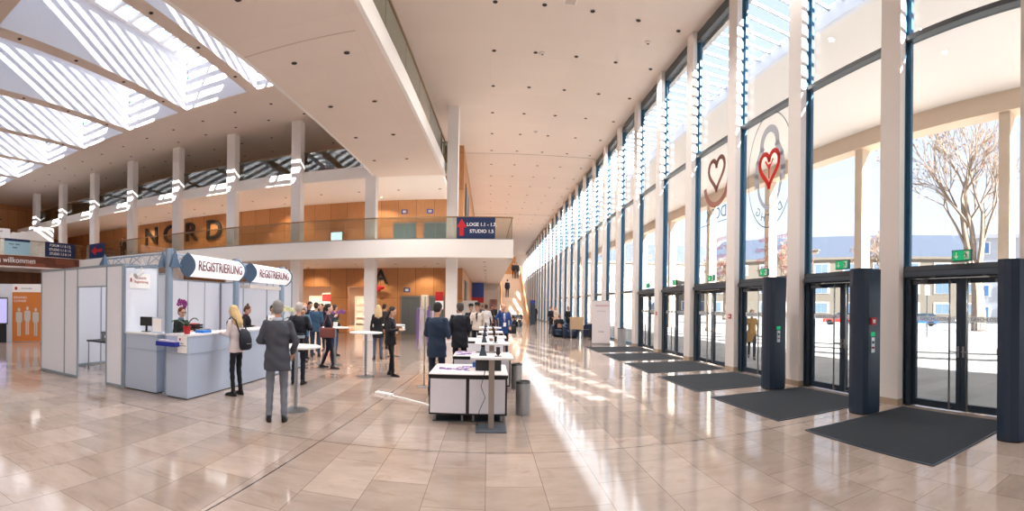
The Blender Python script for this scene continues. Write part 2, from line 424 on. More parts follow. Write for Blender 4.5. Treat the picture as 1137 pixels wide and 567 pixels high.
MU0, MU1 = XF+0.151, XF+0.35
def window_bay(door):
    y0, y1 = 0.46, PY       # opening after the column, in bay coordinates measured from column near edge
    t = thing('window_1', None, None, (0, 0, 0), kind='structure')
    f = MB()
    f.box(MU0, 0.03, 0, MU1, 0.43, ZC-0.02)
    f.box(MU0+0.10, 0.43, 0, MU1-0.03, 0.50, ZC-0.3)
    f.box(MU0+0.10, y1-0.06, 0, MU1-0.03, y1+0.03, ZC-0.3)
    tr = MB()
    for z in (2.44, 6.72): tr.box(MU0+0.02, 0.43, z, MU1-0.01, y1+0.03, z+0.09)
    tr.box(MU0, 0.43, ZC-0.33, MU1, y1+0.03, ZC-0.02)
    tr.build('transom', mat('transom_grey', (84, 92, 98), 0.4), t)
    if not door: f.box(MU0+0.05, 0.43, 0.0, MU1-0.01, y1+0.03, 0.1)
    f.build('window_frame', BLUEM, t)
    gx = XF+0.29
    g = MB(); g.box(gx, 0.5, 2.53, gx+0.012, y1-0.06, 6.72); g.box(gx, 0.5, 6.81, gx+0.012, y1-0.06, ZC-0.33)
    if not door: g.box(gx, 0.5, 0.1, gx+0.012, y1-0.06, 2.44)
    g.build('pane', GLASS, t)
    return t
wd = window_bay(True); wn = window_bay(False)
DOORS = [-1, 0, 1, 2, 3, 4]
nwin = 0
for k in KS[:-1]:
    src = wd if k in DOORS else wn
    if (k == -1) or (k == -2): o = src
    else: o = dup(src)
    nwin += 1; o.name = 'window_%d' % nwin; o.location = (0, bay_y(k), 0)
    o['kind'] = 'structure'

# doors
DG = glass('door_glass', (238, 242, 244), 0.6)
def door_pair():
    t = thing('door_1', None, None, (0, 0, 0), kind='structure')
    x0 = XF+0.22; y0 = 0.50; y1 = PY-0.06
    fr = MB(); fr.box(x0-0.06, y0, 0.0, x0+0.12, y0+0.09, 2.44); fr.box(x0-0.06, y1-0.09, 0.0, x0+0.12, y1, 2.44); fr.box(x0-0.1, y0, 2.3, x0+0.12, y1, 2.44)
    fr.build('door_frame', SLATE, t)
    MB().box(x0-0.16, y0+0.02, 2.33, x0-0.1, y1-0.02, 2.42).build('door_header', mat('header_grey', (88, 100, 112), 0.35, metal=0.5), t)
    ym = (y0+y1)/2
    for a, b, hs in ((y0+0.09, ym-0.005, 1), (ym+0.005, y1-0.09, -1)):
        lf = MB(); wv = 0.09
        lf.box(x0, a, 0.02, x0+0.06, b, 0.14); lf.box(x0, a, 2.2, x0+0.06, b, 2.29); lf.box(x0, a, 0.14, x0+0.06, a+wv, 2.2); lf.box(x0, b-wv, 0.14, x0+0.06, b, 2.2)
        L = lf.build('door_leaf', SLATE, t)
        MB().box(x0+0.02, a+wv, 0.14, x0+0.035, b-wv, 2.2).build('pane', DG, L)
        hy = b-0.17 if hs > 0 else a+0.17
        hd = MB().tube((x0-0.09, hy, 0.04), (x0-0.09, hy, 2.26), 0.018, n=12)
        for z in (0.07, 2.23): hd.tube((x0-0.09, hy, z), (x0, hy, z), 0.014, n=8); 
        hd.build('pull_bar', STEEL, L, smooth=True)
        ly = b-0.045 if hs > 0 else a+0.045
        lv = MB().tube((x0, ly, 1.03), (x0-0.05, ly, 1.03), 0.012, n=8); lv.tube((x0-0.05, ly+0.01*hs, 1.03), (x0-0.05, ly-0.13*hs, 1.03), 0.011, n=8)
        lv.box(x0-0.008, ly-0.02, 0.93, x0, ly+0.02, 1.12); lv.build('door_handle', STEEL, L)
        MB().box(x0-0.005, a+0.12, 1.53, x0+0.018, b-0.12, 1.63).build('notice_strip', vinyl('strip_grey', (235, 236, 238)), L)
        text('notice_text', 'GESCHLOSSEN', mat('text_dark', (40, 40, 45), 0.6), L, (x0-0.007, (a+b)/2, 1.58), 0.085, xdir=(0, -1, 0), depth=0.001, sx=1.15)
        c = MB().box(x0-0.06, (a+b)/2-0.15+0.3*hs*-1, 2.20, x0, (a+b)/2+0.15-0.3*hs, 2.26)
        c.path([(x0-0.03, (a+b)/2-0.3*hs, 2.28), (x0-0.12, (a+b)/2-0.1*hs, 2.29), (x0-0.1, (a+b)/2+0.05*hs, 2.32)], 0.01, 6)
        c.build('door_closer', mat('closer_grey', (120, 126, 132), 0.4, metal=0.4), L)
    return t
dp = door_pair()
for i, k in enumerate(DOORS):
    o = dp if i == 0 else dup(dp)
    o.name = 'door_%d' % (i+1); o.location = (0, bay_y(k), 0)
# furnishings of the room behind the doorways, seen as small shapes
for i, (x, y, lb) in enumerate(((-14.2, 36, 'tall white shelf unit far back in the room behind the doorways, left'), (-10.2, 36.5, 'tall white shelf unit far back in the room behind the doorways, right'))):
    t = thing('shelf_unit', lb, 'shelf', (x, y, 0))
    MB().box(-0.9, 0, 0, -0.84, 0.4, 2.4).box(0.84, 0, 0, 0.9, 0.4, 2.4).box(-0.84, 0.36, 0, 0.84, 0.4, 2.4).build('frame', WHITE, t)
    for z in (0.05, 0.6, 1.15, 1.7, 2.34): MB().box(-0.84, 0, z, 0.84, 0.36, z+0.05).build('shelf', WHITE, t)
t = thing('booth_panel', 'red and white exhibition panel in the room behind the doorways', 'display', (-12.3, 34.5, 0)); MB().box(-1, 0, 0, 1, 0.1, 2.6).build('board', WHITE, t); MB().box(-1, -0.02, 1.9, 1, 0, 2.5).build('heading', REDM, t)
# ------------------------------------------------------------------ INNER COLUMNS AND GALLERIES
YC = 20.9
CX = [-1.7 - 3.885*i for i in range(9)]
ic = thing('hall_column', 'white square column standing along the galleries', 'column', (CX[0], YC, 0), group='square columns along the galleries')
MB().box(-0.255, -0.255, 0, 0.255, 0.255, ZC).build('shaft', COLM, ic)
MB().box(-0.262, -0.262, 0.001, 0.262, 0.262, 0.1).build('plinth', WHITE, ic)
ic['label'] = 'white square column rising behind the navy LOGE sign'
for i, x in enumerate(CX[1:]): dup(ic, (x, YC, 0), label='white square column along the galleries, %s to the left of the LOGE sign column' % ('first', 'second', 'third', 'fourth', 'fifth', 'sixth', 'seventh', 'eighth')[i])

BRASS = mat('bronze_rail', (150, 118, 84), 0.4, metal=0.3)
# first floor gallery
YB = 20.0
g1 = thing('gallery', 'white first floor gallery with glass balustrade crossing the hall', 'balcony', (0, YB, 3.86))
H1 = 4.67-3.86
XE = 1.1
sl = MB()
sl.box(-25.2, 0, 0, XE-0.0, 0.25, H1)                      # front fascia
sl.box(-25.2, 0.25, 0, XE, YC-0.262-YB, 0.35)
sl.box(XE-0.25, 0.25, 0, XE, 42, H1)                        # right edge running into the depth
for a, b in [(-25.2, CX[5]-0.27)] + [(CX[i+1]+0.27, CX[i]-0.27) for i in range(4, -1, -1)] + [(CX[0]+0.27, XE-0.25)]:
    sl.box(a, YC-0.262-YB, 0, b, YC+0.262-YB, 0.35)
sl.box(-25.2, YC+0.262-YB, 0, XE-0.25, BW-YB, 0.35)
sl.box(-1.47, BW-YB, 0, XE-0.25, 42, 0.35)
sl.build('slab', SLABW, g1)
x = -24.9; W = 1.52
i = 0
while x < XE-0.1:
    x2 = min(x+W, XE-0.06)
    MB().box(x+0.008, 0.06, H1, x2-0.008, 0.075, H1+0.97).build('glass_panel', GLASSB, g1); x = x2
for j in range(10):
    MB().box(XE-0.075, 0.08+j*2.0, H1, XE-0.06, 2.06+j*2.0, H1+0.97).build('glass_panel', GLASSB, g1)
hr = MB().box(-25.0, 0.03, H1+0.97, XE-0.03, 0.10, H1+1.02); hr.box(XE-0.1, 0.10, H1+0.97, XE-0.03, 42, H1+1.02); hr.build('handrail', BRASS, g1)
sh = MB().box(-25.0, 0.04, H1-0.0, XE-0.03, 0.10, H1+0.05); sh.build('base_rail', STEEL, g1)

# left return of the gallery, with a printed wood banner along its edge
XL = -25.2
g2 = thing('side_gallery', 'first floor gallery on the left with a wood printed fascia', 'balcony', (XL, 0, 3.86))
MB().box(-5, -4, 0, 0, YB, 0.35).box(-0.2, -4, 0.35, 0, YB, H1).build('slab', SLABW, g2)
bm_ = brickmat('wood_banner', (150, 84, 60), (96, 54, 42), (80, 44, 34), 1.6, 0.36, 0.004, 0.55, noise=0.35, nscale=2.5, plane='YZ', grain=(1, 0.7, 7))
MB().box(0, 4, 0.10, 0.02, YB-0.35, H1-0.02).build('fascia_banner', bm_, g2)
text('fascia_text', 'herzlich willkommen', SIGNW, g2, (0.03, 13.9, 0.46), 0.5, xdir=(0, 1, 0), depth=0.004)
for j in range(12):
    MB().box(-0.075, YB-0.1-1.6*(j+1), H1, -0.06, YB-0.12-1.6*j, H1+0.97).build('glass_panel', GLASSB, g2)
MB().box(-0.10, 0, H1+0.97, -0.03, YB, H1+1.02).build('handrail', BRASS, g2)
# wall beneath and behind the side gallery
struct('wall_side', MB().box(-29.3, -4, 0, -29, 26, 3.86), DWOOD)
struct('baseboard_side', MB().box(-29, -4, 0, -28.97, 25.5, 0.1), BLACK)

# second floor gallery
g3 = thing('upper_gallery', 'white second floor gallery behind the row of square columns', 'balcony', (0, YC+0.2, 7.82))
sl = MB(); H2 = 0.56
sl.box(-36.5, 0.062, 0, -2.2, 0.3, H2); sl.box(-36.5, 0.3, 0, -2.2, BW-YC-0.2, 0.3)
for i in range(8): sl.box(CX[i+1]+0.26, -0.1, 0, CX[i]-0.26, 0.062, H2)
sl.box(CX[0]-0.26, -0.1, 0, CX[0]-0.27, 0.06, H2)
sl.build('slab', SLABW, g3)
for i in range(8):
    for q in range(2):
        a = CX[i+1]+0.28+q*1.67; MB().box(a, 0.0, H2, a+1.65, 0.015, H2+0.98).build('glass_panel', glass('upper_balustrade_glass', (200, 210, 206), 2.2), g3)
    MB().box(CX[i+1]+0.26, -0.02, H2+0.98, CX[i]-0.26, 0.04, H2+1.03).build('handrail', BRASS, g3)

# the bridge overhead, running along the hall towards the galleries
br = thing('footbridge', 'broad white bridge overhead with brass railed glass side', 'bridge', (0, 0, 7.82))
R = [(-3.55, -6), (-3.2, 0), (-2.95, 4.5), (-2.74, 8.6), (-2.5, 12.8), (-2.32, 16.8), (-2.16, 21.0)]
Lf = [(-5.42, 21.0), (-5.42, 18.9), (-5.6, 14.5), (-5.83, 10.1), (-6.05, 6.4), (-6.17, 2), (-6.2, -6)]
MB().prism(R+Lf, 0, 0.4).build('slab', CEILP, br)
def ribbon(mb, pts, off0, off1, z0, z1):
    for (a, b) in zip(pts, pts[1:]):
        mb.prism([(a[0]+off0, a[1]), (a[0]+off1, a[1]), (b[0]+off1, b[1]), (b[0]+off0, b[1])], z0, z1)
def fine(pts, k=4):
    out = []
    for a, b in zip(pts, pts[1:]):
        for j in range(k): out.append((a[0]+(b[0]-a[0])*j/k, a[1]+(b[1]-a[1])*j/k))
    return out+[pts[-1]]
fa = MB(); ribbon(fa, R, 0.0, 0.1, 0, 0.56); ribbon(fa, Lf, -0.1, 0, 0, 0.56); fa.build('fascia', SLABW, br)
seg = fine(R, 2)
GB = glass('bridge_glass', (190, 206, 190), 1.6, solid=0.12, solidcol=(170, 185, 165))
for a, b in zip(seg, seg[1:]):
    m_ = MB(); m_.prism([(a[0]+0.04, a[1]+0.02), (a[0]+0.055, a[1]+0.02), (b[0]+0.055, b[1]-0.02), (b[0]+0.04, b[1]-0.02)], 0.56, 1.5); m_.build('glass_panel', GB, br)
hr = MB(); ribbon(hr, R, 0.02, 0.08, 1.5, 1.56); hr.build('handrail', BRASS, br)
for j, y in enumerate((2.0, 9.6)):
    x_ = -6.0 if y < 5 else -5.85
    MB().box(x_, y, -0.006, -3.0, y+0.03, 0.0).build('joint', mat('joint_pale', (196, 180, 168), 0.8), br)

# stair at the far end
st = thing('staircase', 'wide stone staircase climbing at the far end of the hall', 'staircase', (1.32, 39.0, 0))
sm = MB(); NS = 30
for i in range(NS): sm.box(0, i*0.33, max(0, i*0.172-0.6), 2.1, i*0.33+0.34, (i+1)*0.172)
sm.box(0, NS*0.33, NS*0.172-0.3, 2.1, NS*0.33+8, NS*0.172)
sm.build('flight', mat('stair_stone', (206, 188, 170), 0.5, noise=0.1), st)
WS = mat('oak_balustrade', (196, 140, 86), 0.5, noise=0.15)
for nm, xa in (('balustrade', -0.12), ('balustrade', 2.1)):
    m_ = MB(); zz = NS*0.172; yy = NS*0.33
    vs = [(xa, -0.2, 0), (xa, yy, zz-0.5), (xa, yy, zz+0.95), (xa, -0.2, 1.0)]
    m_.add(vs+[(v[0]+0.12, v[1], v[2]) for v in vs], [(0, 1, 2, 3), (7, 6, 5, 4), (0, 4, 5, 1), (1, 5, 6, 2), (2, 6, 7, 3), (3, 7, 4, 0)])
    m_.build(nm, WS, st)
MB().box(0, yy+7.9, zz, 2.1, yy+8.1, zz+2.8).build('landing_wall', WS, st)

# stair block on the left, upper floors
ls = thing('side_staircase', 'white walled stair flight rising behind the left gallery', 'staircase', (-30, 10, 4.21))
m_ = MB()
for i in range(10): m_.box(0, 3+i*0.75, 0, 0.3, 3+(i+1)*0.75, 2.1+0.12*i)
m_.box(0.3, 4, 0, 1.2, 7.6, 1.9); m_.box(0.3, 8.2, 0, 2.2, 10.8, 1.6); m_.box(-1.8, 9.5, 0, 0, 10.8, 3.4)
m_.build('parapet', WHITE, ls)
m_ = MB()
for i in range(12): m_.box(-5.5, 3+i*0.33, 1.0+i*0.17, -2, 3+(i+1)*0.33, 1.3+i*0.17)
m_.build('flight', mat('stair_oak', (200, 146, 92), 0.5), ls)
MB().path([(-1.9, 2.5, 2.4), (-1.9, 5.5, 4.0), (-1.9, 7.0, 4.0)], 0.05).build('handrail', BLACK, ls)

# ------------------------------------------------------------------ signs on the galleries
def glass_sign(name, label, cat, loc, w_, h_, m, rz, lines, tsize, tm=SIGNW, extra=None, align='CENTER', tx=0):
    t = thing(name, label, cat, loc, rz)
    MB().box(-w_/2, -0.02, 0, w_/2, 0, h_).build('board', m, t)
    for i, (s, z) in enumerate(lines): text('lettering', s, tm, t, (tx, -0.024, z), tsize, depth=0.002, align=align, bold=0.004)
    if extra: extra(t)
    return t
def arrow_up(t):
    m = MB(); m.add([(x, y, z) for y in (-0.03, -0.022) for x, z in ((-0.62, 0.12), (-0.44, 0.12), (-0.44, 0.5), (-0.3, 0.5), (-0.53, 0.88), (-0.76, 0.5), (-0.62, 0.5))],
                    [tuple(range(7))[::-1], tuple(range(7, 14))] + [(i, (i+1) % 7, 7+(i+1) % 7, 7+i) for i in range(7)])
    m.M = None; o = m.build('arrow', REDM, t, label='red arrow pointing up'); o.location = (-0.1, 0, 0)
glass_sign('direction_sign', 'navy sign LOGE 1.1 - 1.7, STUDIO 1.5 with a red up arrow', 'sign', (-0.58, YB+0.02, 4.70), 1.72, 0.95, NAVY, 0,
           [('LOGE 1.1 - 1.7,', 0.62), ('STUDIO 1.5', 0.32)], 0.21, extra=arrow_up, tx=0.26)
def arrow_left(t):
    m = MB(); m.add([(x, y, z) for y in (-0.03, -0.022) for x, z in ((-0.6, 0.5), (-0.1, 0.8), (-0.1, 0.6), (0.6, 0.6), (0.6, 0.4), (-0.1, 0.4), (-0.1, 0.2))],
                    [tuple(range(7)), tuple(range(7, 14))[::-1]] + [(i, (i+1) % 7, 7+(i+1) % 7, 7+i) for i in range(7)])
    m.build('arrow', REDM, t, label='red arrow pointing left')
glass_sign('arrow_sign', 'navy board with a red arrow pointing left on the balustrade', 'sign', (-23.7, YB+0.03, 4.70), 1.6, 1.0, NAVY, 0, [], 0.2, extra=arrow_left)
glass_sign('forum_sign', 'navy board listing forum and studio numbers on left balustrade', 'sign', (XL+0.0, 18.0, 4.70), 2.5, 1.0, NAVY, PI/2,
           [('FORUM 1.1 & 1.2,', 0.78), ('STUDIO 1.1 & 1.2,', 0.5), ('STUDIO 1.3 & 1.4', 0.22)], 0.24)
t = glass_sign('info_board', 'pale blue schedule board behind the left balustrade', 'sign', (XL+0.0, 14.6, 4.70), 1.9, 1.0, mat('board_blue', (165, 205, 220), 0.5), PI/2,
           [('Forum   Level 1', 0.66), ('Studio', 0.44)], 0.13, tm=NAVY, tx=-0.2)
MB().box(-0.95, -0.026, 0.84, 0.95, -0.02, 1.0).build('heading_strip', NAVY, t)
t = thing('hanging_notice', 'white notice with red ring hanging above the left gallery', 'sign', (-25.265, 12.6, 5.70), PI/2)
MB().box(-1.5, 0, 0, 1.5, 0.03, 0.62).build('board', SIGNW, t)
rg = MB(); rg.ring([(0.2, 0), (0.2, 0.01), (0.14, 0.01), (0.14, 0)], 20); rr = rg.build('ring', REDM, t); rr.rotation_euler = (PI/2, 0, 0); rr.location = (-1.0, -0.005, 0.3)
text('lettering', 'Deutsche Gesellschaft\nfür Kardiologie', mat('text_red', (170, 40, 50), 0.6), t, (0.2, -0.01, 0.34), 0.17, depth=0.002)
# small screen on the gallery balustrade
t = thing('wall_screen', 'small dark screen on the gallery above the hall', 'screen', (-7.97*1.19+0.25, YB+1.9, 5.0)); t.location = (-9.05, BW-0.06, 5.5)
MB().box(-0.4, 0, 0, 0.4, 0.05, 0.6).build('housing', BLACK, t); MB().box(-0.36, -0.01, 0.05, 0.36, 0, 0.55).build('display', mat('screen_glow', (170, 200, 210), 0.3, emit=0.6), t)

# big letters on the oak wall
LET = mat('letter_black', (32, 32, 36), 0.5)
for i, (ch, xx) in enumerate((('N', -23.9), ('O', -21.9), ('R', -20.0), ('D', -18.0))):
    o = text('wall_letter', ch, LET, None, (xx, BW-0.08, 6.72), 1.88, depth=0.06, bold=0.03, sx=1.0)
    tag(o, 'large black letter %s of the word NORD on the oak wall' % ch, 'letter', 'letters of the word NORD')
o = text('wall_letter', 'A', LET, None, (-6.25, BW-0.07, 3.3), 1.2, depth=0.05, bold=0.02, sx=1.0)
tag(o, 'large black letter A above the ground floor doorway', 'letter')
# letters and picture on the receding oak wall
for z0, z1, y0, y1, nm, lb in ((2.0, 3.3, 28.0, 30.5, 'wall_picture', 'dark framed picture on the receding oak wall, ground floor'), (7.2, 9.2, 27.5, 31.5, 'wall_artwork', 'tall dark artwork high on the receding oak wall')):
    t = thing(nm, lb, 'picture', (-1.47, y0, z0))
    MB().box(0, 0, 0, 0.05, y1-y0, z1-z0).build('frame', SLATE, t); MB().box(0.05, 0.1, 0.08, 0.06, y1-y0-0.1, z1-z0-0.08).build('canvas', mat('canvas_grey', (90, 94, 100), 0.7, noise=0.4, scale=3), t)

# lifts
for i, (a, b) in enumerate(((-5.0, -3.95), (-3.33, -2.55))):
    t = thing('lift_door', ('wide grey metal lift door left of the white panel in oak wall', 'narrow grey metal lift door right of the white panel')[i], 'lift', (a, BW, 0))
    W_ = b-a
    fr = MB().box(-0.06, -0.05, 0, 0, 0, 2.2).box(W_, -0.05, 0, W_+0.06, 0, 2.2).box(-0.06, -0.05, 2.14, W_+0.06, 0, 2.24); fr.build('door_frame', STEEL, t)
    LM = mat('lift_grey', (120, 132, 138), 0.35, metal=0.6, noise=0.04)
    MB().box(0, -0.02, 0, W_/2-0.004, 0, 2.14).build('leaf', LM, t); MB().box(W_/2+0.004, -0.02, 0, W_, 0, 2.14).build('leaf', LM, t)
tag(MB().box(-3.86, BW-0.05, 0, -3.42, BW-0.002, 2.3).build('notice_board', WHITE), 'tall white board between the two ground floor lift doors', 'board')
for i, (x, z) in enumerate(((-4.7, 2.45), (-4.9, 7.0), (-3.4, 7.0), (-4.9, 6.3))):
    if i == 3: continue
    t = thing('lift_sign', ['small blue sign above the ground floor lift', 'small blue sign above the left first floor lift', 'small blue sign above the right first floor lift'][i], 'sign', (x, BW-0.03, z))
    MB().box(-0.18, 0, 0, 0.18, 0.03, 0.26).build('board', mat('sign_blue', (40, 70, 160), 0.5), t)
    MB().box(-0.1, -0.005, 0.06, 0.1, 0, 0.2).build('symbol', SIGNW, t)
# first floor lifts
for i, (a, lb) in enumerate(((-5.5, 'left grey lift door on the first floor gallery'), (-3.7, 'right grey lift door on the first floor gallery'))):
    t = thing('lift_door', lb, 'lift', (a, BW, 4.21))
    MB().box(-0.06, -0.05, 0, 1.3, 0, 2.3).build('door_frame', STEEL, t); MB().box(0.0, -0.07, 0, 0.61, -0.05, 2.2).build('leaf', mat('lift_blue', (110, 140, 150), 0.3, metal=0.5), t); MB().box(0.63, -0.07, 0, 1.24, -0.05, 2.2).build('leaf', mat('lift_blue', (110, 140, 150), 0.3), t)
# red heart ornament under the letter A
t = thing('heart_banner', 'small red winged ornament hanging over the doorway beside letter A', 'ornament', (-6.35, BW-0.3, 2.62))
m_ = MB(); m_.ell((-0.16, 0, 0.08), (0.22, 0.05, 0.12)); m_.ell((0.16, 0, 0.08), (0.22, 0.05, 0.12)); m_.ell((0, 0, -0.02), (0.16, 0.05, 0.14)); m_.build('heart', REDM, t, smooth=True)
MB().tube((0, 0, 0.15), (0, 0, 1.22), 0.006, n=6).build('cord', BLACK, t)

# ------------------------------------------------------------------ ceiling downlights
dl = thing('downlight', 'small round dark downlight recessed in the pale ceiling', 'ceiling light', (0, 0, ZC), group='recessed downlights')
MB().ring([(0.075, -0.012), (0.085, -0.012), (0.085, 0.0), (0.075, 0.0)], 16).build('rim', mat('downlight_rim', (210, 196, 184), 0.5), dl)
MB().lathe([(0.001, -0.010), (0.074, -0.010), (0.074, -0.001), (0.001, -0.001)], 16).build('reflector', mat('downlight_dark', (20, 16, 14), 0.6), dl)
spots = []
for j in range(18):
    for x in (0.1, 1.6, 3.1, 4.6, 6.0): spots.append((x, 8.4+2.6*j, ZC))
for j in range(5):
    for x in (0.1, 4.6, -9, -14, -19): spots.append((x, -4.0-4.0*j, ZC))  # unseen rows behind the viewpoint, added to brighten the booth fronts
for x in (-3.45, -4.85):
    for y in (2.4, 5.0, 7.7, 10.4, 13.1, 15.8, 18.5): spots.append((x, y, 7.82))
for j, y in enumerate((18.4, 20.0, 22.2, 24.2)):
    for i in range(12): spots.append((-7.8 - 1.94*i - (0.97 if j % 2 else 0), y, ZC))
for k in range(5):
    for y in (8, 10.5, 13, 15.5): spots.append((-9.86-3.88*k, y, ZC))
for i in range(10): spots.append((-2.6-2.2*i, 23.5, 7.82)); spots.append((-2.6-2.2*i, 23.0, 3.86))
for j in range(8): spots.append((-0.2, 22+2.5*j, 3.86))
dl.location = spots[0]
bl = bpy.data.lights.new('bulb', 'SPOT'); bl.energy = 270; bl.color = (1.0, 0.955, 0.91); bl.spot_size = 2.2; bl.spot_blend = 0.8; bl.shadow_soft_size = 0.09
bo = bpy.data.objects.new('bulb', bl); COL.objects.link(bo); bo.parent = dl; bo.location = (0, 0, -0.02)
dark = [c for c in dl.children if c.type == 'MESH']
for i, p in enumerate(spots[1:]):
    if (i % 3 == 0 or p[1] < 0) and p[2] > 7 and not (p[0] < -7 and p[1] > 17): dup(dl, p)
    else:
        r_ = dl.copy(); COL.objects.link(r_); r_.location = p
        for c in dark:
            q = c.copy(); COL.objects.link(q); q.parent = r_
hat = thing('ceiling_hatch', 'pale rectangular access hatch flush in the ceiling near facade', 'hatch', (2.35, 12.9, ZC))
MB().box(-0.16, -0.55, -0.012, 0.16, 0.55, 0).build('lid', mat('hatch_pale', (205, 190, 178), 0.7), hat)
MB().box(-0.19, -0.58, -0.006, 0.19, 0.58, -0.0).build('frame', WHITE, hat)
for (x, y) in ((1.85, 13.2+3.0), (5.3, 14.6), (2.4, 23.5)):
    t = thing('smoke_detector', 'round white smoke detector on the ceiling by the facade', 'detector', (x, y, ZC), group='smoke detectors')
    MB().lathe([(0.001, -0.06), (0.08, -0.05), (0.11, -0.02), (0.11, 0)], 16).build('housing', mat('detector_white', (225, 214, 204), 0.5), t)
    MB().lathe([(0.001, -0.075), (0.03, -0.07), (0.04, -0.06)], 12).build('sensor', SLATE, t)

# warm light of the wall washers beneath the galleries
for (x, y, z, e) in [(-3.5, 24.6, 3.8, 60), (-6.8, 24.6, 3.8, 60), (-10.4, 24.6, 3.8, 60), (-14, 24.6, 3.8, 60), (-18, 24.6, 7.7, 60), (-12, 24.6, 7.7, 60), (-6, 24.6, 7.7, 60), (-24, 24.6, 7.7, 60), (-0.2, 27, 3.8, 50), (-0.2, 33, 3.8, 50)]:
    t = thing('wall_washer', 'small warm spotlight set in the soffit before the oak wall', 'spotlight', (x, y, z+0.04), group='warm soffit spotlights')
    MB().ring([(0.07, -0.015), (0.09, -0.015), (0.09, 0.0), (0.07, 0.0)], 12).build('rim', STEEL, t)
    l = bpy.data.lights.new('bulb', 'SPOT'); l.energy = e; l.color = (1.0, 0.78, 0.5); l.spot_size = 1.9; l.spot_blend = 0.6; l.shadow_soft_size = 0.08
    lo = bpy.data.objects.new('bulb', l); COL.objects.link(lo); lo.parent = t; lo.location = (0, 0, -0.03); lo.rotation_euler = (0.35, 0, 0)
# ------------------------------------------------------------------ OUTSIDE
PAVE = brickmat('pavement', (170, 166, 161), (158, 154, 149), (170, 162, 152), 1.2, 0.6, 0.01, 0.8, noise=0.08, nscale=0.8)
struct('floor_outside', MB().box(XF+0.42, -40, -0.3, 200, 160, -0.02), PAVE)
cp = thing('canopy', 'pale canopy roof in front of the glass facade, slatted next to the glass', 'canopy', (0, 0, 0))
CAN = mat('canopy_plaster', (240, 232, 226), 0.7, noise=0.02)
MB().box(9.25, -30, 10.5, 16.9, 82, 10.75).box(7.0, -30, 10.5, 9.1, -12.6, 10.75).box(XF+0.4, -30, 10.5, 7.0, 82, 10.75).build('soffit', CAN, cp)  # middle box: unseen solid stretch added to keep sun off the foreground floor
MB().box(16.2, -30, 9.7, 16.9, 82, 10.5).build('edge_beam', mat('canopy_stone', (224, 200, 176), 0.7), cp)
MB().box(9.1, -30, 10.25, 9.25, 82, 10.8).build('upstand', mat('upstand_white', (236, 238, 246), 0.6), cp)
slt = MB()
for i in range(157): slt.box(7.0, -12.5+0.6*i, 10.62, 9.1, -12.5+0.6*i+0.07, 10.70)
slt.build('slats', mat('slat_white', (240, 240, 242), 0.5), cp)
ccol = thing('canopy_column', 'pale stone column carrying the outer edge of the canopy', 'column', (16.3, 7.15, -0.02), group='stone columns under the canopy edge')
MB().box(0, 0, 0, 0.6, 0.5, 9.72).build('shaft', mat('canopy_stone', (224, 200, 176), 0.7), ccol)
MB().box(-0.03, -0.03, 0, 0.63, 0.53, 0.25).build('base', mat('canopy_base', (180, 160, 138), 0.7), ccol)
for y in (-0.65, 14.95, 22.7, 30.5, 38.2, 46, 54, 62, 70, 78): dup(ccol, (16.3, y, -0.02))

# bare plane trees
BARK = mat('plane_bark', (138, 120, 104), 0.9, noise=0.35, scale=3)
def tree(name, label, loc, h, seed, lean=(0.05, 0.02)):
    rnd = random.Random(seed); t = thing(name, label, 'tree', loc, group=None)
    mb = MB(); balls = MB()
    def grow(p, d, L, r, lv):
        n = 4; pts = [p]; rs = [r]; q = Vector(p); dd = Vector(d)
        for i in range(n):
            dd = (dd + Vector((rnd.uniform(-.16, .16), rnd.uniform(-.16, .16), rnd.uniform(-.05, .12)))).normalized()
            q = q + dd*L/n; pts.append(q.copy()); rs.append(r*(1-0.42*(i+1)/n))
        mb.path(pts, [max(q_, 0.022) for q_ in rs], 7 if lv < 2 else 4)
        if lv >= 5: 
            if rnd.random() < 0.5: balls.ell(tuple(pts[-1]+Vector((0, 0, -0.12))), (0.07, 0.07, 0.07), 5, 4)
            return
        k = {0: 4, 1: 3, 2: 4, 3: 4, 4: 4}[lv]
        for i in range(k):
            j = n if i == 0 else rnd.choice([2, 3, 4] if lv else [3, 4])
            az = rnd.uniform(0, 2*PI); sp_ = rnd.uniform(.35, .8) if lv else rnd.uniform(.25, .5)
            o = dd.orthogonal().normalized(); o.rotate(Matrix.Rotation(az, 3, dd))
            nd = (dd*math.cos(sp_) + o*math.sin(sp_) + Vector((0, 0, .12))).normalized()
            grow(pts[j], nd, L*rnd.uniform(.62, .8) if lv else L*0.9, rs[j]*rnd.uniform(.6, .78), lv+1)
    grow(Vector((0, 0, 0)), Vector((lean[0], lean[1], 1)).normalized(), h*0.24, h*0.028, 0)
    mb.build('branches', BARK, t); o = balls.build('seed_balls', mat('seed_brown', (150, 96, 70), 0.9), t); o['kind'] = 'stuff'
    return t
tree('plane_tree', 'tall bare plane tree with a pale trunk outside the nearest doors', (35.5, 18.5, -0.02), 27, 5)
tree('plane_tree', 'bare plane tree beyond the canopy, just left of the tall one', (45, 36, -0.02), 15, 11)
tree('plane_tree', 'bare tree far away behind the tram fence on the square', (40, 52, -0.02), 14, 21)
tree('plane_tree', 'bare street tree farthest along the square, seen past the doors', (36, 62, -0.02), 13, 31)

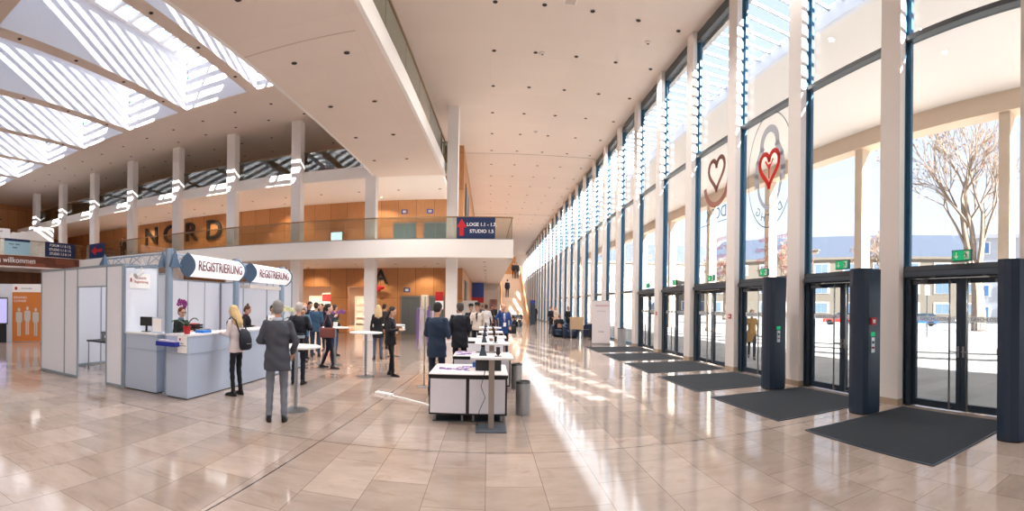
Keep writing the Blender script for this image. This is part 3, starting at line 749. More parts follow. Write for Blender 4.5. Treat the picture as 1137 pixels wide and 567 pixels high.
# palace on the far side of the square
def building(name, label, loc, rz, W_, D_, H_, rows, cols, wall, roofm, roofh, winm):
    t = thing(name, label, 'building', loc, rz)
    MB().box(-W_/2, 0, 0, W_/2, D_, H_).build('wall', wall, t)
    MB().box(-W_/2-0.3, -0.4, H_, W_/2+0.3, D_+0.3, H_+0.5).build('cornice', wall, t)
    if roofh:
        m = MB(); a = W_/2+0.2; b = D_+0.2
        m.add([(-a, -0.2, H_+0.5), (a, -0.2, H_+0.5), (a, b, H_+0.5), (-a, b, H_+0.5), (-a+2, D_*0.42, H_+roofh), (a-2, D_*0.42, H_+roofh)],
              [(0, 1, 5, 4), (1, 2, 5), (2, 3, 4, 5), (3, 0, 4), (3, 2, 1, 0)]); m.build('roof', roofm, t)
        for i in range(5):
            x = -W_/2+W_*(i+0.5)/5
            d = MB().box(x-0.8, 0.8, H_+0.4, x+0.8, 3.5, H_+2.2); d.prism([(x-1, 0.6), (x+1, 0.6), (x+1, 3.8), (x-1, 3.8)], H_+2.2, H_+2.45); d.build('dormer', wall, t)
    hs = H_/rows; ws_ = W_/cols
    for r in range(rows):
        for c in range(cols):
            x = -W_/2+(c+0.5)*ws_; z = r*hs+hs*0.28
            f = MB().box(x-ws_*0.27, -0.08, z-0.05, x+ws_*0.27, 0, z+hs*0.55).build('window', mat('window_white', (235, 232, 226), 0.6), t)
            MB().box(x-ws_*0.21, -0.12, z+0.05, x-0.05, -0.08, z+hs*0.5).box(x+0.05, -0.12, z+0.05, x+ws_*0.21, -0.08, z+hs*0.5).build('pane', winm, f)
    return t
WINM = mat('far_window', (110, 130, 150), 0.2, noise=0.2)
building('palace', 'long stone palace with slate roof across the square', (74, 58, -0.02), math.radians(-58), 90, 14, 12.5, 3, 14, mat('sandstone', (124, 114, 102), 0.85, noise=0.1), mat('slate_roof', (78, 86, 100), 0.7, noise=0.15), 6.0, WINM)
building('office_block', 'white modern office block with square blue windows by the tree', (58, 24, -0.02), math.radians(-70), 13, 10, 12, 4, 4, mat('office_white', (180, 182, 188), 0.8), None, 0, mat('office_blue', (90, 130, 180), 0.2))
building('arcade_house', 'distant stone house at the far end of the square', (32, 120, -0.02), math.radians(-15), 60, 14, 14, 3, 12, mat('sandstone', (124, 114, 102), 0.85, noise=0.1), mat('slate_roof', (78, 86, 100), 0.7, noise=0.15), 6.0, WINM)

# parked cars
def car(label, loc, rz, col, nm):
    t = thing('car', label, 'car', loc, rz)
    M_ = mat(nm, col, 0.3)
    b = MB()
    prof = [(-2.1, 0.35), (-2.1, 0.75), (-1.9, 0.9), (-1.2, 0.98), (1.0, 0.98), (1.9, 0.85), (2.1, 0.7), (2.1, 0.35)]
    vs = [(x, y, z) for y in (-0.82, 0.82) for x, z in prof]; n = len(prof)
    b.add(vs, [tuple(range(n))[::-1], tuple(range(n, 2*n))]+[(i, (i+1) % n, n+(i+1) % n, n+i) for i in range(n)]); b.build('body', M_, t)
    c = MB(); prof = [(-1.7, 0.95), (-1.2, 1.42), (0.3, 1.45), (1.05, 0.96)]
    vs = [(x, y*(1 if z < 1.2 else .85), z) for y in (-0.76, 0.76) for x, z in prof]; n = 4
    c.add(vs, [tuple(range(n)), tuple(range(n, 2*n))[::-1]]+[(i, n+i, n+(i+1) % n, (i+1) % n) for i in range(n)]); c.build('cabin', mat('car_glass', (50, 60, 70), 0.1), t)
    for x in (-1.3, 1.3):
        for y in (-0.84, 0.66):
            w_ = MB().tube((x, y, 0.33), (x, y+0.18, 0.33), 0.33, n=16).build('wheel', BLACK, t)
    return t
car('blue car parked across the square outside the near doors', (42, 29.5, -0.02), 2.2, (40, 110, 190), 'car_blue')
car('red car parked beyond the square behind the second doors', (38, 38, -0.02), 2.2, (190, 60, 50), 'car_red')
car('silver car driving on the far side of the square', (48, 33, -0.02), 2.3, (190, 195, 200), 'car_silver')
# cycle stands and a sign post
cs = thing('cycle_stand', 'steel cycle stand hoop on the pavement outside', 'cycle stand', (30.5, 13.6, -0.02), 0.5, group='cycle stands outside')
MB().path([(-0.45, 0, 0), (-0.45, 0, 0.7), (-0.38, 0, 0.8), (0.38, 0, 0.8), (0.45, 0, 0.7), (0.45, 0, 0)], 0.025, 8).build('hoop', STEEL, cs)
for j in range(1, 7): dup(cs, (30.5+0.5*j, 13.6+0.8*j, -0.02))
t = thing('street_post', 'dark slender sign post outside the nearest doors', 'post', (24.5, 16.6, -0.02))
MB().tube((0, 0, 0), (0, 0, 3.4), 0.04, n=10).build('pole', SLATE, t); MB().cbox(0, 0, 3.1, 0.5, 0.05, 0.6).build('plate', mat('plate_white', (235, 235, 235), 0.5), t)
fn = thing('railing', 'low metal railing running along the far side of the square', 'railing', (40, 20, -0.02), math.radians(125))
m = MB(); m.tube((-14, 0, 1.0), (22, 0, 1.0), 0.03, n=8); m.tube((-14, 0, 0.55), (22, 0, 0.55), 0.02, n=8); m.build('rail', STEEL, fn)
for j in range(19): MB().tube((-14+2*j, 0, 0), (-14+2*j, 0, 1.0), 0.03, n=8).build('post', STEEL, fn)
# ------------------------------------------------------------------ FACADE DETAILS
# entrance mats
MATM = brickmat('mat_ribbed', (34, 43, 52), (29, 37, 45), (16, 20, 25), 4.0, 0.035, 0.008, 0.9, noise=0.12, nscale=30, offset=0.0)
em = thing('entrance_mat', 'dark ribbed entrance mat in front of the glass doors, nearest of the row', 'mat', (4.2, 2.75, 0))
MB().box(0, 0, 0.001, 2.24, 2.12, 0.012).build('pile', MATM, em)
e_ = MB().box(-0.02, -0.02, 0.001, 2.24, 0, 0.014).box(-0.02, 2.12, 0.001, 2.24, 2.14, 0.014).box(-0.02, 0, 0.001, 0, 2.12, 0.014); e_.build('edge_trim', SLATE, em)
ORD = ['nearest', 'second nearest', 'third nearest', 'fourth nearest', 'fifth', 'farthest']
for k in range(1, 6): dup(em, (4.2, 2.75+2.8*k, 0), label='dark ribbed entrance mat before the glass doors, %s of the row' % ORD[k])
# air curtain pillars
def pillar(y, z, label, x=5.45, red=True):
    t = thing('air_curtain', label, 'door heater', (x, y, 0))
    m = MB(); pr = [(0, 0.12), (0, 0.42), (0.46, 0.42), (0.46, 0)] 
    pr = [(0.0, 0.15), (0.03, 0.04), (0.12, 0.0), (0.42, 0.0), (0.42, 0.40), (0.12, 0.40), (0.03, 0.36), (0.0, 0.25)]
    m.prism(pr, 0.02, z); m.build('housing', mat('pillar_navy', (38, 55, 76), 0.35, noise=0.05), t, bevel=0.006)
    MB().prism([(p[0]*0.96+0.01, p[1]*0.96+0.008) for p in pr], 0.001, 0.02).build('foot', BLACK, t)
    # control panel on the narrow side that faces the hall axis
    q = MB().box(0.18, -0.012, 1.02, 0.26, 0, 1.27).build('switch_plate', STEEL, t)
    MB().box(0.2, -0.02, 1.17, 0.24, -0.012, 1.21).build('key_switch', BLACK, q); MB().tube((0.22, -0.03, 1.1), (0.22, -0.012, 1.1), 0.018, n=10).build('button', REDM, q)
    MB().box(0.17, -0.008, 1.29, 0.27, 0, 1.36).build('sticker', GREEN, t, label='green emergency sticker')
    if red:
        r_ = MB().box(0.16, -0.03, 1.48, 0.28, 0, 1.6).build('fire_call_point', REDM, t); MB().box(0.19, -0.034, 1.51, 0.25, -0.03, 1.57).build('glass_plate', SIGNW, r_)
    return t
pillar(2.2, 2.42, 'dark navy pillar beside the nearest glass doors at the right edge', x=5.42, red=False)
pillar(4.93, 2.42, 'dark navy pillar with red call point beside the second doors')
pillar(7.75, 2.42, 'dark navy pillar beside the third glass doors', x=5.62, red=False)
# exit signs
def runner(t, m):
    pass
es = thing('exit_sign', 'green exit sign with white arrow and running figure over the nearest doors', 'exit sign', (XF+0.10, 3.75, 2.56))
b = MB().box(0, -0.19, 0, 0.05, 0.19, 0.19).build('housing', SLATE, es)
MB().box(-0.006, -0.175, 0.015, 0, 0.175, 0.175).build('face', GREEN, es)
m = MB(); X_ = -0.012
m.box(X_, 0.085, 0.08, X_+0.006, 0.105, 0.15); m.add([(X_, 0.14, 0.09), (X_, 0.05, 0.09), (X_, 0.095, 0.035), (X_+.006, 0.14, 0.09), (X_+.006, 0.05, 0.09), (X_+.006, 0.095, 0.035)], [(0, 1, 2), (5, 4, 3), (0, 3, 4, 1), (1, 4, 5, 2), (2, 5, 3, 0)])
m.build('arrow', SIGNW, es)
m = MB(); m.box(X_, -0.15, 0.03, X_+0.004, -0.06, 0.16); m.build('doorway_symbol', SIGNW, es)
m = MB(); m.ell((X_-0.002, -0.075, 0.14), (0.003, 0.012, 0.012), 8, 6); m.tube((X_-0.002, -0.08, 0.125), (X_-0.002, -0.1, 0.085), 0.009, n=6); m.tube((X_-0.002, -0.1, 0.085), (X_-0.002, -0.07, 0.06), 0.006, n=6); m.tube((X_-0.002, -0.07, 0.06), (X_-0.002, -0.085, 0.04), 0.006, n=6); m.tube((X_-0.002, -0.1, 0.085), (X_-0.002, -0.13, 0.05), 0.006, n=6); m.tube((X_-0.002, -0.08, 0.12), (X_-0.002, -0.05, 0.1), 0.005, n=6); m.tube((X_-0.002, -0.085, 0.12), (X_-0.002, -0.12, 0.105), 0.005, n=6)
m.build('running_figure', mat('exit_dark', (6, 110, 70), 0.5), es)
for k in range(1, 6): dup(es, (XF+0.10, 3.75+2.8*k, 2.56), label='green exit sign with arrow over the glass doors, %s of the row' % ORD[k])
# call points on columns
for k, lb in ((2, 'small red call point on the column between the third and fourth doors'), (4, 'small red call point on a far facade column')):
    t = thing('call_point', lb, 'alarm button', (XF-0.001, bay_y(k)+0.2, 1.45))
    MB().box(-0.03, -0.06, 0, 0, 0.06, 0.13).build('housing', REDM, t); MB().box(-0.034, -0.03, 0.035, -0.03, 0.03, 0.095).build('plate', SIGNW, t)

# lettering and emblems stuck on the glass, seen from behind
def to_glass(o, gx, cy, cz): o.location = (gx, cy, cz)
gx = XF+0.278
def arc(mb, r, w_, a0, a1, n=40, x=0, cy=0, cz=0, sy=1.0, sz=1.0):
    for i in range(n):
        a = a0+(a1-a0)*i/n; b = a0+(a1-a0)*(i+1)/n
        p = [((r+s*w_/2)*math.cos(q)*sy+cy, (r+s*w_/2)*math.sin(q)*sz+cz) for q, s in ((a, -1), (a, 1), (b, 1), (b, -1))]
        mb.add([(x, u, v) for u, v in p]+[(x+0.003, u, v) for u, v in p], [(0, 1, 2, 3), (7, 6, 5, 4), (0, 4, 5, 1), (1, 5, 6, 2), (2, 6, 7, 3), (3, 7, 4, 0)])
def heartpts(s, n=40):
    return [(s*16*math.sin(t_)**3/16, s*(13*math.cos(t_)-5*math.cos(2*t_)-2*math.cos(3*t_)-math.cos(4*t_))/16) for t_ in [2*PI*i/n for i in range(n+1)]]
def stroke(mb, pts, w_, x=0, cy=0, cz=0):
    for i, (a, b) in enumerate(zip(pts, pts[1:])):
        d = Vector((b[0]-a[0], b[1]-a[1])); 
        if d.length < 1e-6: continue
        L_ = d.length; d.normalize(); n_ = Vector((-d.y, d.x))*w_/2; e = d*w_*0.3
        p = [(a[0]-e.x-n_.x, a[1]-e.y-n_.y), (b[0]+e.x-n_.x, b[1]+e.y-n_.y), (b[0]+e.x+n_.x, b[1]+e.y+n_.y), (a[0]-e.x+n_.x, a[1]-e.y+n_.y)]
        mb.add([(x, u+cy, v+cz) for u, v in p]+[(x+0.003, u+cy, v+cz) for u, v in p], [(0, 1, 2, 3), (7, 6, 5, 4), (0, 4, 5, 1), (1, 5, 6, 2), (2, 6, 7, 3), (3, 7, 4, 0)])
BRN = vinyl('decal_brown', (176, 120, 110)); GRY = vinyl('decal_grey', (190, 192, 200)); DRD = vinyl('decal_red', (235, 70, 62)); DGY = vinyl('decal_dark', (110, 135, 140)); TXR = vinyl('decal_text', (205, 100, 110))
YM = 2.8*0.5+0.27       # middle of a bay from the column near edge
# circle emblem in bay 1 (third doors)
t = thing('round_emblem', 'round emblem with red heart and DGTHG letters stuck on the glass', 'window sticker', (gx, bay_y(1)+1.60, 5.3))
m = MB(); arc(m, 0.98, 0.02, 0, 2*PI, 60, sz=1.5); m.build('ring', DGY, t)
m = MB(); arc(m, 0.34, 0.16, -0.3, PI+0.3, 30, x=0, cy=0, cz=0.68, sz=1.15); stroke(m, [(-0.33, 0.6), (-0.5, 0.3), (-0.58, -0.05), (-0.56, -0.3)], 0.2); stroke(m, [(0.33, 0.6), (0.5, 0.3), (0.58, -0.05), (0.56, -0.3)], 0.2); arc(m, 0.5, 0.09, PI*1.0, 2*PI, 30, cy=0, cz=-0.25, sz=1.4); m.build('grey_figure', GRY, t)
m = MB(); stroke(m, [(p[0]*0.42, p[1]*0.50) for p in heartpts(1)], 0.12, x=-0.004, cz=0.08); stroke(m, [(0, 0.1), (0, -0.25)], 0.06, x=-0.004, cz=0.05); stroke(m, [(0, 0.0), (0.16, 0.2)], 0.06, x=-0.004, cz=0.05); stroke(m, [(0, 0.0), (-0.16, 0.2)], 0.06, x=-0.004, cz=0.05); m.build('heart', DRD, t, label='red heart')
def mtext(s, p, z, size, m_, lab, y=0.0, rot=0.0, al='CENTER'):
    return text('lettering', s, m_, p, (-0.004, y, z), size, xdir=(0, math.cos(rot), math.sin(rot)), up=(0, -math.sin(rot), math.cos(rot)), depth=0.001, align=al)
for i, ch in enumerate('DGTHG'):
    a = -PI/2 + (i-2)*0.30
    mtext(ch, t, 1.24*math.sin(a), 0.30, DGY, None, y=0.84*math.cos(a), rot=(a+PI/2)*0.8)
t = thing('red_lettering', 'reversed red conference lettering stuck on glass above third doors', 'window sticker', (gx, bay_y(1)+1.55, 2.92))
for i, s in enumerate(('Jahrestagung der', 'Deutschen Gesell-', 'schaft für Thorax-,', 'Herz- und Gefäß-', 'chirurgie')): mtext(s, t, 0.62-0.26*i, 0.21, TXR, None, y=-0.9, al='LEFT')
t = thing('heart_emblem', 'brown heart swirl emblem reading DGPK stuck on the glass', 'window sticker', (gx, bay_y(2)+1.6, 5.6))
m = MB(); stroke(m, [(p[0]*0.50, p[1]*0.55+0.35) for p in heartpts(1)], 0.13); arc(m, 0.75, 0.17, PI*0.98, PI*1.95, 40, cy=0.0, cz=0.1); m.build('heart', BRN, t)
mtext('DGPK', t, -0.95, 0.5, DGY, None)
m = MB(); m.box(0, -1.05, -1.22, 0.003, 1.0, -1.20); m.box(0, -1.05, 1.15, 0.003, 1.0, 1.165); m.build('rule', DGY, t)
t = thing('red_lettering', 'reversed red conference lettering stuck on glass above fourth doors', 'window sticker', (gx, bay_y(2)+1.6, 3.35))
for i, s in enumerate(('Jahrestagung', 'der Deutschen', 'Gesellschaft für', 'Pädiatrische', 'Kardiologie')): mtext(s, t, 0.5-0.26*i, 0.21, TXR, None, y=-0.8, al='LEFT')

# ------------------------------------------------------------------ BOOTH
BH = 2.48
def post(mb, x, y, h=BH): mb.box(x-0.02, y-0.02, 0, x+0.02, y+0.02, h)
def wall_run(name, label, pts, mods, h=BH, gap=None, group=None, sheet=PANELW):
    """straight partition from a to b, in modules"""
    a, b = Vector(pts[0]), Vector(pts[1]); L_ = (b-a).length; rz = math.atan2(b.y-a.y, b.x-a.x)
    t = thing(name, label, 'partition', (a.x, a.y, 0), rz, group)
    f = MB(); x = 0; xs = [0]
    for q in mods: x += q; xs.append(x)
    for q in xs: f.box(q-0.018, -0.018, 0, q+0.018, 0.018, h)
    f.box(0, -0.016, h-0.05, xs[-1], 0.016, h); f.box(0, -0.016, 0.005, xs[-1], 0.016, 0.05)
    f.build('frame', GREYP if sheet is PANELW else WHITE, t)
    for i in range(len(mods)):
        if gap == i: continue
        MB().box(xs[i]+0.018, -0.006, 0.05, xs[i+1]-0.018, 0.006, h-0.05).build('panel', sheet, t)
    return t
wall_run('partition_wall', 'white booth partition on the left of the registration stand', ((-9.45, 6.2), (-7.98, 6.2)), (0.98, 0.49))
wall_run('partition_wall', 'narrow white booth panel between the doorway and the first counter', ((-7.0, 6.2), (-6.52, 6.2)), (0.48,))
wall_run('partition_wall', 'white end panel behind the first counter carrying a small logo', ((-6.5, 6.23), (-6.5, 7.2)), (0.97,))
t = thing('partition_header', 'white header board over the booth doorway', 'partition', (-7.96, 6.2, 2.05))
MB().box(0, -0.012, 0, 0.94, 0.012, 0.43).build('panel', PANELW, t); MB().box(0, -0.016, 0.38, 0.94, 0.016, 0.43).box(0, -0.016, -0.03, 0.94, 0.016, 0).build('rail', GREYP, t)
wall_run('partition_wall', 'long white partition wall at the back of the registration stand', ((-9.5, 6.25), (-9.5, 14.0)), (0.97,)*8)
wall_run('partition_wall', 'white partition closing the far end of the registration stand', ((-9.45, 14.05), (-6.55, 14.05)), (0.97,)*3)
wall_run('partition_wall', 'white inner partition behind the booth storage table', ((-9.45, 8.9), (-7.6, 8.9)), (0.92,)*2)
# logo on the end panel
t = thing('panel_logo', 'small red and grey logo lettering on the booth end panel', 'sticker', (-6.49, 6.7, 2.1), PI/2)
t.location = (-6.485, 6.65, 2.12)
MB().box(-0.3, -0.001, -0.13, 0.3, 0.004, 0.18).build('sheet', SIGNW, t)
text('lettering', 'Deutsche\nRegistrierung', mat('text_red', (170, 40, 50), 0.6), t, (0.04, -0.004, 0.05), 0.075, depth=0.001)
MB().box(-0.28, -0.004, 0.0, -0.24, -0.001, 0.08).build('mark', DRD, t)

def counter(name, label, x0, y0, x1, y1, h=1.12):
    t = thing(name, label, 'counter', (x0, y0, 0)); W_ = x1-x0; D_ = y1-y0
    MB().box(0.01, 0.01, 0.02, W_-0.01, D_-0.01, h-0.03).build('body', COUNTM, t, bevel=0.004)
    MB().box(-0.005, -0.005, h-0.03, W_+0.005, D_+0.005, h).build('top', mat('counter_top', (228, 230, 234), 0.35), t)
    MB().box(0.03, 0.03, 0.0, W_-0.03, D_-0.03, 0.02).build('plinth', SLATE, t)
    s_ = MB().box(0.0, 0.0, 0.80, W_, 0.01, 0.808).box(W_-0.01, 0.01, 0.80, W_, D_, 0.808); s_.build('seam', GREYP, t)
    return t
counter('reception_counter', 'short light grey counter on the left of the lattice post', -6.47, 6.22, -5.62, 6.72, 1.12)
counter('reception_counter', 'long light grey registration counter under the REGISTRIERUNG signs', -5.38, 6.2, -4.86, 11.2, 1.14)
# truss
TR = mat('truss_steel', (150, 170, 192), 0.35, metal=0.3)
def truss(label, a, b, z=2.5, s_=0.13):
    t = thing('lattice_truss', label, 'truss', (a[0], a[1], z), math.atan2(b[1]-a[1], b[0]-a[0])); L_ = math.hypot(b[0]-a[0], b[1]-a[1])
    m = MB(); cs_ = [(-s_, -0.09), (s_, -0.09), (0, 0.13)]
    for y, z_ in cs_: m.tube((0, y, z_), (L_, y, z_), 0.018, n=8)
    m.build('chord', TR, t)
    m = MB(); n = max(2, int(L_/0.26)); 
    for i in range(n):
        x0_, x1_ = L_*i/n, L_*(i+1)/n
        for q in range(3):
            p, r_ = cs_[q], cs_[(q+1) % 3]
            if i % 2: p, r_ = r_, p
            m.tube((x0_, p[0], p[1]), (x1_, r_[0], r_[1]), 0.008, n=6)
    m.build('lacing', TR, t)
    return t
truss('lattice truss over the first counter, running left from the post', (-7.25, 6.4), (-5.68, 6.4))
truss('lattice truss along the long counter between the near and middle posts', (-5.5, 6.6), (-5.5, 8.6))
truss('lattice truss along the long counter between middle and far posts', (-5.5, 8.95), (-5.5, 11.0))
def tpost(label, x, y, knots):
    t = thing('truss_post', label, 'post', (x, y, 0))
    MB().tube((0, 0, 0.02), (0, 0, 2.72), 0.075, n=20).build('tube', TR, t, smooth=False)
    MB().lathe([(0.11, 0), (0.11, 0.02), (0.08, 0.03)], 20).build('base', TR, t)
    m = MB()
    for dx in knots:
        px, py = dx
        m.add([(px-0.13*(px == 0)-0.001, py-0.13*(py == 0)-0.001, 2.37), (px+0.13*(px == 0)+0.001, py+0.13*(py == 0)+0.001, 2.37), (px*0.9, py*0.9, 2.72), (px*0.45-0.1*(px == 0), py*0.45-0.1*(py == 0), 2.37), (px*0.45+0.1*(px == 0), py*0.45+0.1*(py == 0), 2.37)], [(0, 1, 2), (3, 4, 2), (0, 3, 2), (1, 4, 2), (0, 1, 4, 3)])
    m.build('corner_plate', mat('truss_blue', (92, 118, 146), 0.4), t)
    return t
tpost('blue grey round post beside the gap between the two counters', -5.5, 6.42, [(-0.18, 0), (0, 0.18), (0.16, 0)])
tpost('blue grey round post at the middle of the long counter', -5.5, 8.78, [(0, -0.16), (0, 0.16)])
tpost('blue grey round post at the far end of the long counter', -5.5, 11.15, [(0, -0.16), (0.16, 0)])
t = thing('truss_end_block', 'blue grey triangular block at the left end of the truss', 'bracket', (-7.3, 6.4, 2.37))
MB().prism([(-0.1, -0.14), (0.06, -0.14), (0.06, 0.14), (-0.1, 0.14)], 0, 0.10).build('block', mat('truss_blue', (92, 118, 146), 0.4), t)
m = MB(); m.add([(-0.14, -0.14, 0), (0.12, -0.14, 0), (0.12, 0.14, 0), (-0.14, 0.14, 0), (-0.01, 0, 0.38)], [(3, 2, 1, 0), (0, 1, 4), (1, 2, 4), (2, 3, 4), (3, 0, 4)]); m.build('cap', mat('truss_blue', (92, 118, 146), 0.4), t)
t = thing('spotlight', 'small white spotlight clamped under the booth truss', 'lamp', (-6.2, 6.4, 2.19))
MB().box(-0.012, -0.012, 0.1, 0.012, 0.012, 0.43).build('arm', WHITE, t); MB().tube((0.0, 0.03, 0.13), (-0.02, -0.14, 0.03), 0.045, 0.065, n=14).build('head', mat('spot_white', (225, 228, 232), 0.4), t)
def regsign(label, y0, y1, x=-5.22, z0=2.2, z1=2.62):
    t = thing('registration_sign', label, 'sign', (x, y0, 0)); L_ = y1-y0; zc = (z0+z1)/2; h = (z1-z0)/2
    n = 12; bulge = 0.15
    pr = [(bulge*(1-(2*i/n-1)**2), zc+h*(2*i/n-1)) for i in range(n+1)] + [(-bulge*(1-(2*i/n-1)**2), zc+h*(2*i/n-1)) for i in range(n-1, 0, -1)]
    m = MB(); k = len(pr); m.add([(p[0], 0.01, p[1]) for p in pr]+[(p[0], L_-0.01, p[1]) for p in pr], [tuple(range(k)), tuple(range(k, 2*k))[::-1]]+[(i, k+i, k+(i+1) % k, (i+1) % k) for i in range(k)])
    m.build('box', mat('sign_box_white', (246, 244, 246), 0.4, emit=0.15), t, smooth=False)
    for yy in (0, L_-0.012):
        m = MB(); m.add([(p[0]*1.25, yy, (p[1]-zc)*1.15+zc) for p in pr]+[(p[0]*1.25, yy+0.012, (p[1]-zc)*1.15+zc) for p in pr], [tuple(range(k)), tuple(range(k, 2*k))[::-1]]+[(i, k+i, k+(i+1) % k, (i+1) % k) for i in range(k)])
        m.build('end_plate', mat('truss_blue', (92, 118, 146), 0.4), t)
    text('lettering', 'REGISTRIERUNG', mat('sign_text_wine', (110, 38, 62), 0.5), t, (bulge+0.012, L_/2, zc-0.01), 0.27, xdir=(0, 1, 0), depth=0.004, bold=0.002, sx=0.80)
    for yy in (0.3, L_-0.3): MB().tube((-0.1, yy, zc), (-0.26, yy, zc+0.02), 0.012, n=8).build('bracket', TR, t)
    return t
regsign('white lens shaped REGISTRIERUNG sign, the nearer one over the long counter', 6.62, 8.45)
regsign('white lens shaped REGISTRIERUNG sign, the farther one over the long counter', 8.92, 10.85)
# sign under the far one
t = thing('light_box', 'slim white light box below the farther registration sign', 'lamp', (-5.45, 9.0, 2.06))
MB().box(-0.06, 0, 0, 0.2, 1.6, 0.08).build('housing', WHITE, t); MB().tube((0.07, 0.2, 0.08), (0.07, 0.2, 0.35), 0.01, n=6).build('hanger', TR, t); MB().tube((0.07, 1.4, 0.08), (0.07, 1.4, 0.35), 0.01, n=6).build('hanger', TR, t)

# things on and behind the counters
ZL = 1.14
t = thing('orchid', 'purple orchid in a red pot on the near end of the long counter', 'plant', (-5.06, 6.42, ZL))
MB().lathe([(0.05, 0), (0.062, 0.06), (0.07, 0.15), (0.062, 0.15), (0.058, 0.13), (0.001, 0.13)], 20).build('pot', REDM, t, smooth=False)
LEAF = mat('leaf_green', (34, 84, 44), 0.4)
def leaf(mb, az, L_, up, wv=0.045):
    pts = []; n = 8; c, s = math.cos(az), math.sin(az); vs = []; fs = []
    for i in range(n+1):
        u = i/n; r = L_*u; z = 0.13+up*math.sin(u*PI*0.75)*1.0; ww = wv*math.sin(PI*min(1, u*0.92+0.08))**0.7
        for q, dz in ((-1, 0.012), (0, -0.004), (1, 0.012)): vs.append((c*r-s*ww*q, s*r+c*ww*q, z+dz))
    for i in range(n): fs += [(i*3, i*3+1, i*3+4, i*3+3), (i*3+1, i*3+2, i*3+5, i*3+4)]
    k = len(vs); vs2 = [(v[0], v[1], v[2]-0.004) for v in vs]; mb.add(vs+vs2, fs+[tuple(j+k for j in f)[::-1] for f in fs])
for az, L_, up in ((3.5, 0.3, 0.12), (0.3, 0.22, 0.16), (2.2, 0.24, 0.05), (5.3, 0.2, 0.08)):
    m = MB(); leaf(m, az, L_, up); m.build('leaf', LEAF, t)
m = MB(); m.path([(0, 0, 0.1), (-0.02, 0, 0.3), (-0.05, 0, 0.5), (-0.1, 0.0, 0.58), (-0.17, 0, 0.58)], 0.005, 6); m.build('stem', mat('stem_green', (84, 110, 60), 0.6), t)
FP = mat('orchid_purple', (150, 50, 140), 0.6)
def blossom(c, mt, par, r=0.035, seed=0):
    m = MB()
    for i in range(5):
        a = 2*PI*i/5+seed; m.ell((c[0]+math.cos(a)*r*0.7, c[1]+0.01*((i % 2)*2-1), c[2]+math.sin(a)*r*0.7), (r*0.62, 0.009, r*0.55), 8, 6)
    m.ell((c[0], c[1]-0.015, c[2]), (0.012, 0.014, 0.012), 6, 5); m.build('flower', mt, par)
for i, c in enumerate(((-0.05, -0.01, 0.5), (-0.09, 0.01, 0.585), (-0.13, -0.01, 0.56), (-0.17, 0, 0.6), (-0.06, 0.02, 0.56), (-0.2, 0, 0.55))): blossom(c, FP, t, 0.04, i)
for (x, y, lb, col) in ((-5.05, 10.3, 'white orchid on the long counter beyond the notice', (236, 240, 200)), (-5.1, 10.95, 'pale yellow orchid at the far end of the long counter', (232, 232, 170)), (-4.2, 11.95, 'violet orchid standing on the bar table behind the man in grey', (150, 90, 160))):
    t = thing('orchid', lb, 'plant', (x, y, ZL if x < -4.5 else 1.07))
    MB().lathe([(0.05, 0), (0.062, 0.06), (0.07, 0.14), (0.06, 0.14), (0.001, 0.12)], 16).build('pot', WHITE, t)
    for az in (0.5, 2.5, 4.6): m = MB(); leaf(m, az, 0.2, 0.08); m.build('leaf', LEAF, t)
    for s_ in (-1, 1):
        m = MB(); m.path([(0, 0, 0.1), (0.04*s_, 0, 0.3), (0.12*s_, 0, 0.45), (0.26*s_, 0, 0.46)], 0.005, 6); m.build('stem', mat('stem_green', (84, 110, 60), 0.6), t)
        for i in range(5): blossom(((0.08+0.045*i)*s_, 0.02*(i % 2), 0.4+0.03*(i % 3)), mat('blossom_%d' % col[2], col, 0.6), t, 0.04, i)
def box_thing(name, label, cat, loc, size, m_, rz=0, group=None, lid=None):
    t = thing(name, label, cat, loc, rz, group); sx, sy, sz = size
    MB().box(-sx/2, -sy/2, 0, sx/2, sy/2, sz).build('body', m_, t, bevel=0.003)
    if lid: MB().box(-sx/2-0.003, -sy/2-0.003, sz, sx/2+0.003, sy/2+0.003, sz+0.01).build('lid', lid, t)
    return t
t = thing('leaflet_tray', 'blue open tray of leaflets clipped to the near counter end', 'tray', (-5.25, 6.13, 0.93))
MB().box(-0.25, -0.07, 0, 0.2, 0.066, 0.01).box(-0.25, -0.07, 0.01, 0.2, -0.06, 0.08).box(-0.25, -0.06, 0.01, -0.24, 0.066, 0.08).box(0.19, -0.06, 0.01, 0.2, 0.066, 0.08).build('tray', mat('tray_blue', (30, 50, 160), 0.4), t)
MB().box(-0.2, -0.05, 0.01, -0.02, 0.05, 0.11).box(0.0, -0.05, 0.01, 0.17, 0.05, 0.1).build('leaflets', mat('paper_lilac', (225, 215, 235), 0.7), t)
t = thing('counter_notice', 'white notice sheet taped to the corner of the long counter', 'notice', (-5.0, 6.193, 0.82))
MB().box(-0.09, 0, 0, 0.12, 0.004, 0.3).build('sheet', SIGNW, t); MB().box(-0.06, -0.002, 0.22, -0.02, 0, 0.26).build('mark', DRD, t); text('lettering', 'Selbst-\nregistrierung', NAVY, t, (0.015, -0.003, 0.15), 0.032, depth=0.0008)
t = thing('acrylic_stand', 'clear acrylic leaflet stand on the short counter', 'stand', (-5.82, 6.45, 1.12))
MB().box(-0.13, -0.05, 0, 0.13, 0.06, 0.006).box(-0.13, 0.0, 0.006, 0.13, 0.006, 0.3).build('holder', mat('acrylic_pale', (205, 220, 245), 0.2), t); MB().box(-0.11, -0.006, 0.02, 0.11, 0, 0.28).build('sheet', SIGNW, t)
t = thing('monitor', 'small black monitor behind the short counter', 'monitor', (-6.25, 7.1, 1.12), 0.3)
t.location = (-6.2, 6.55, 1.12)
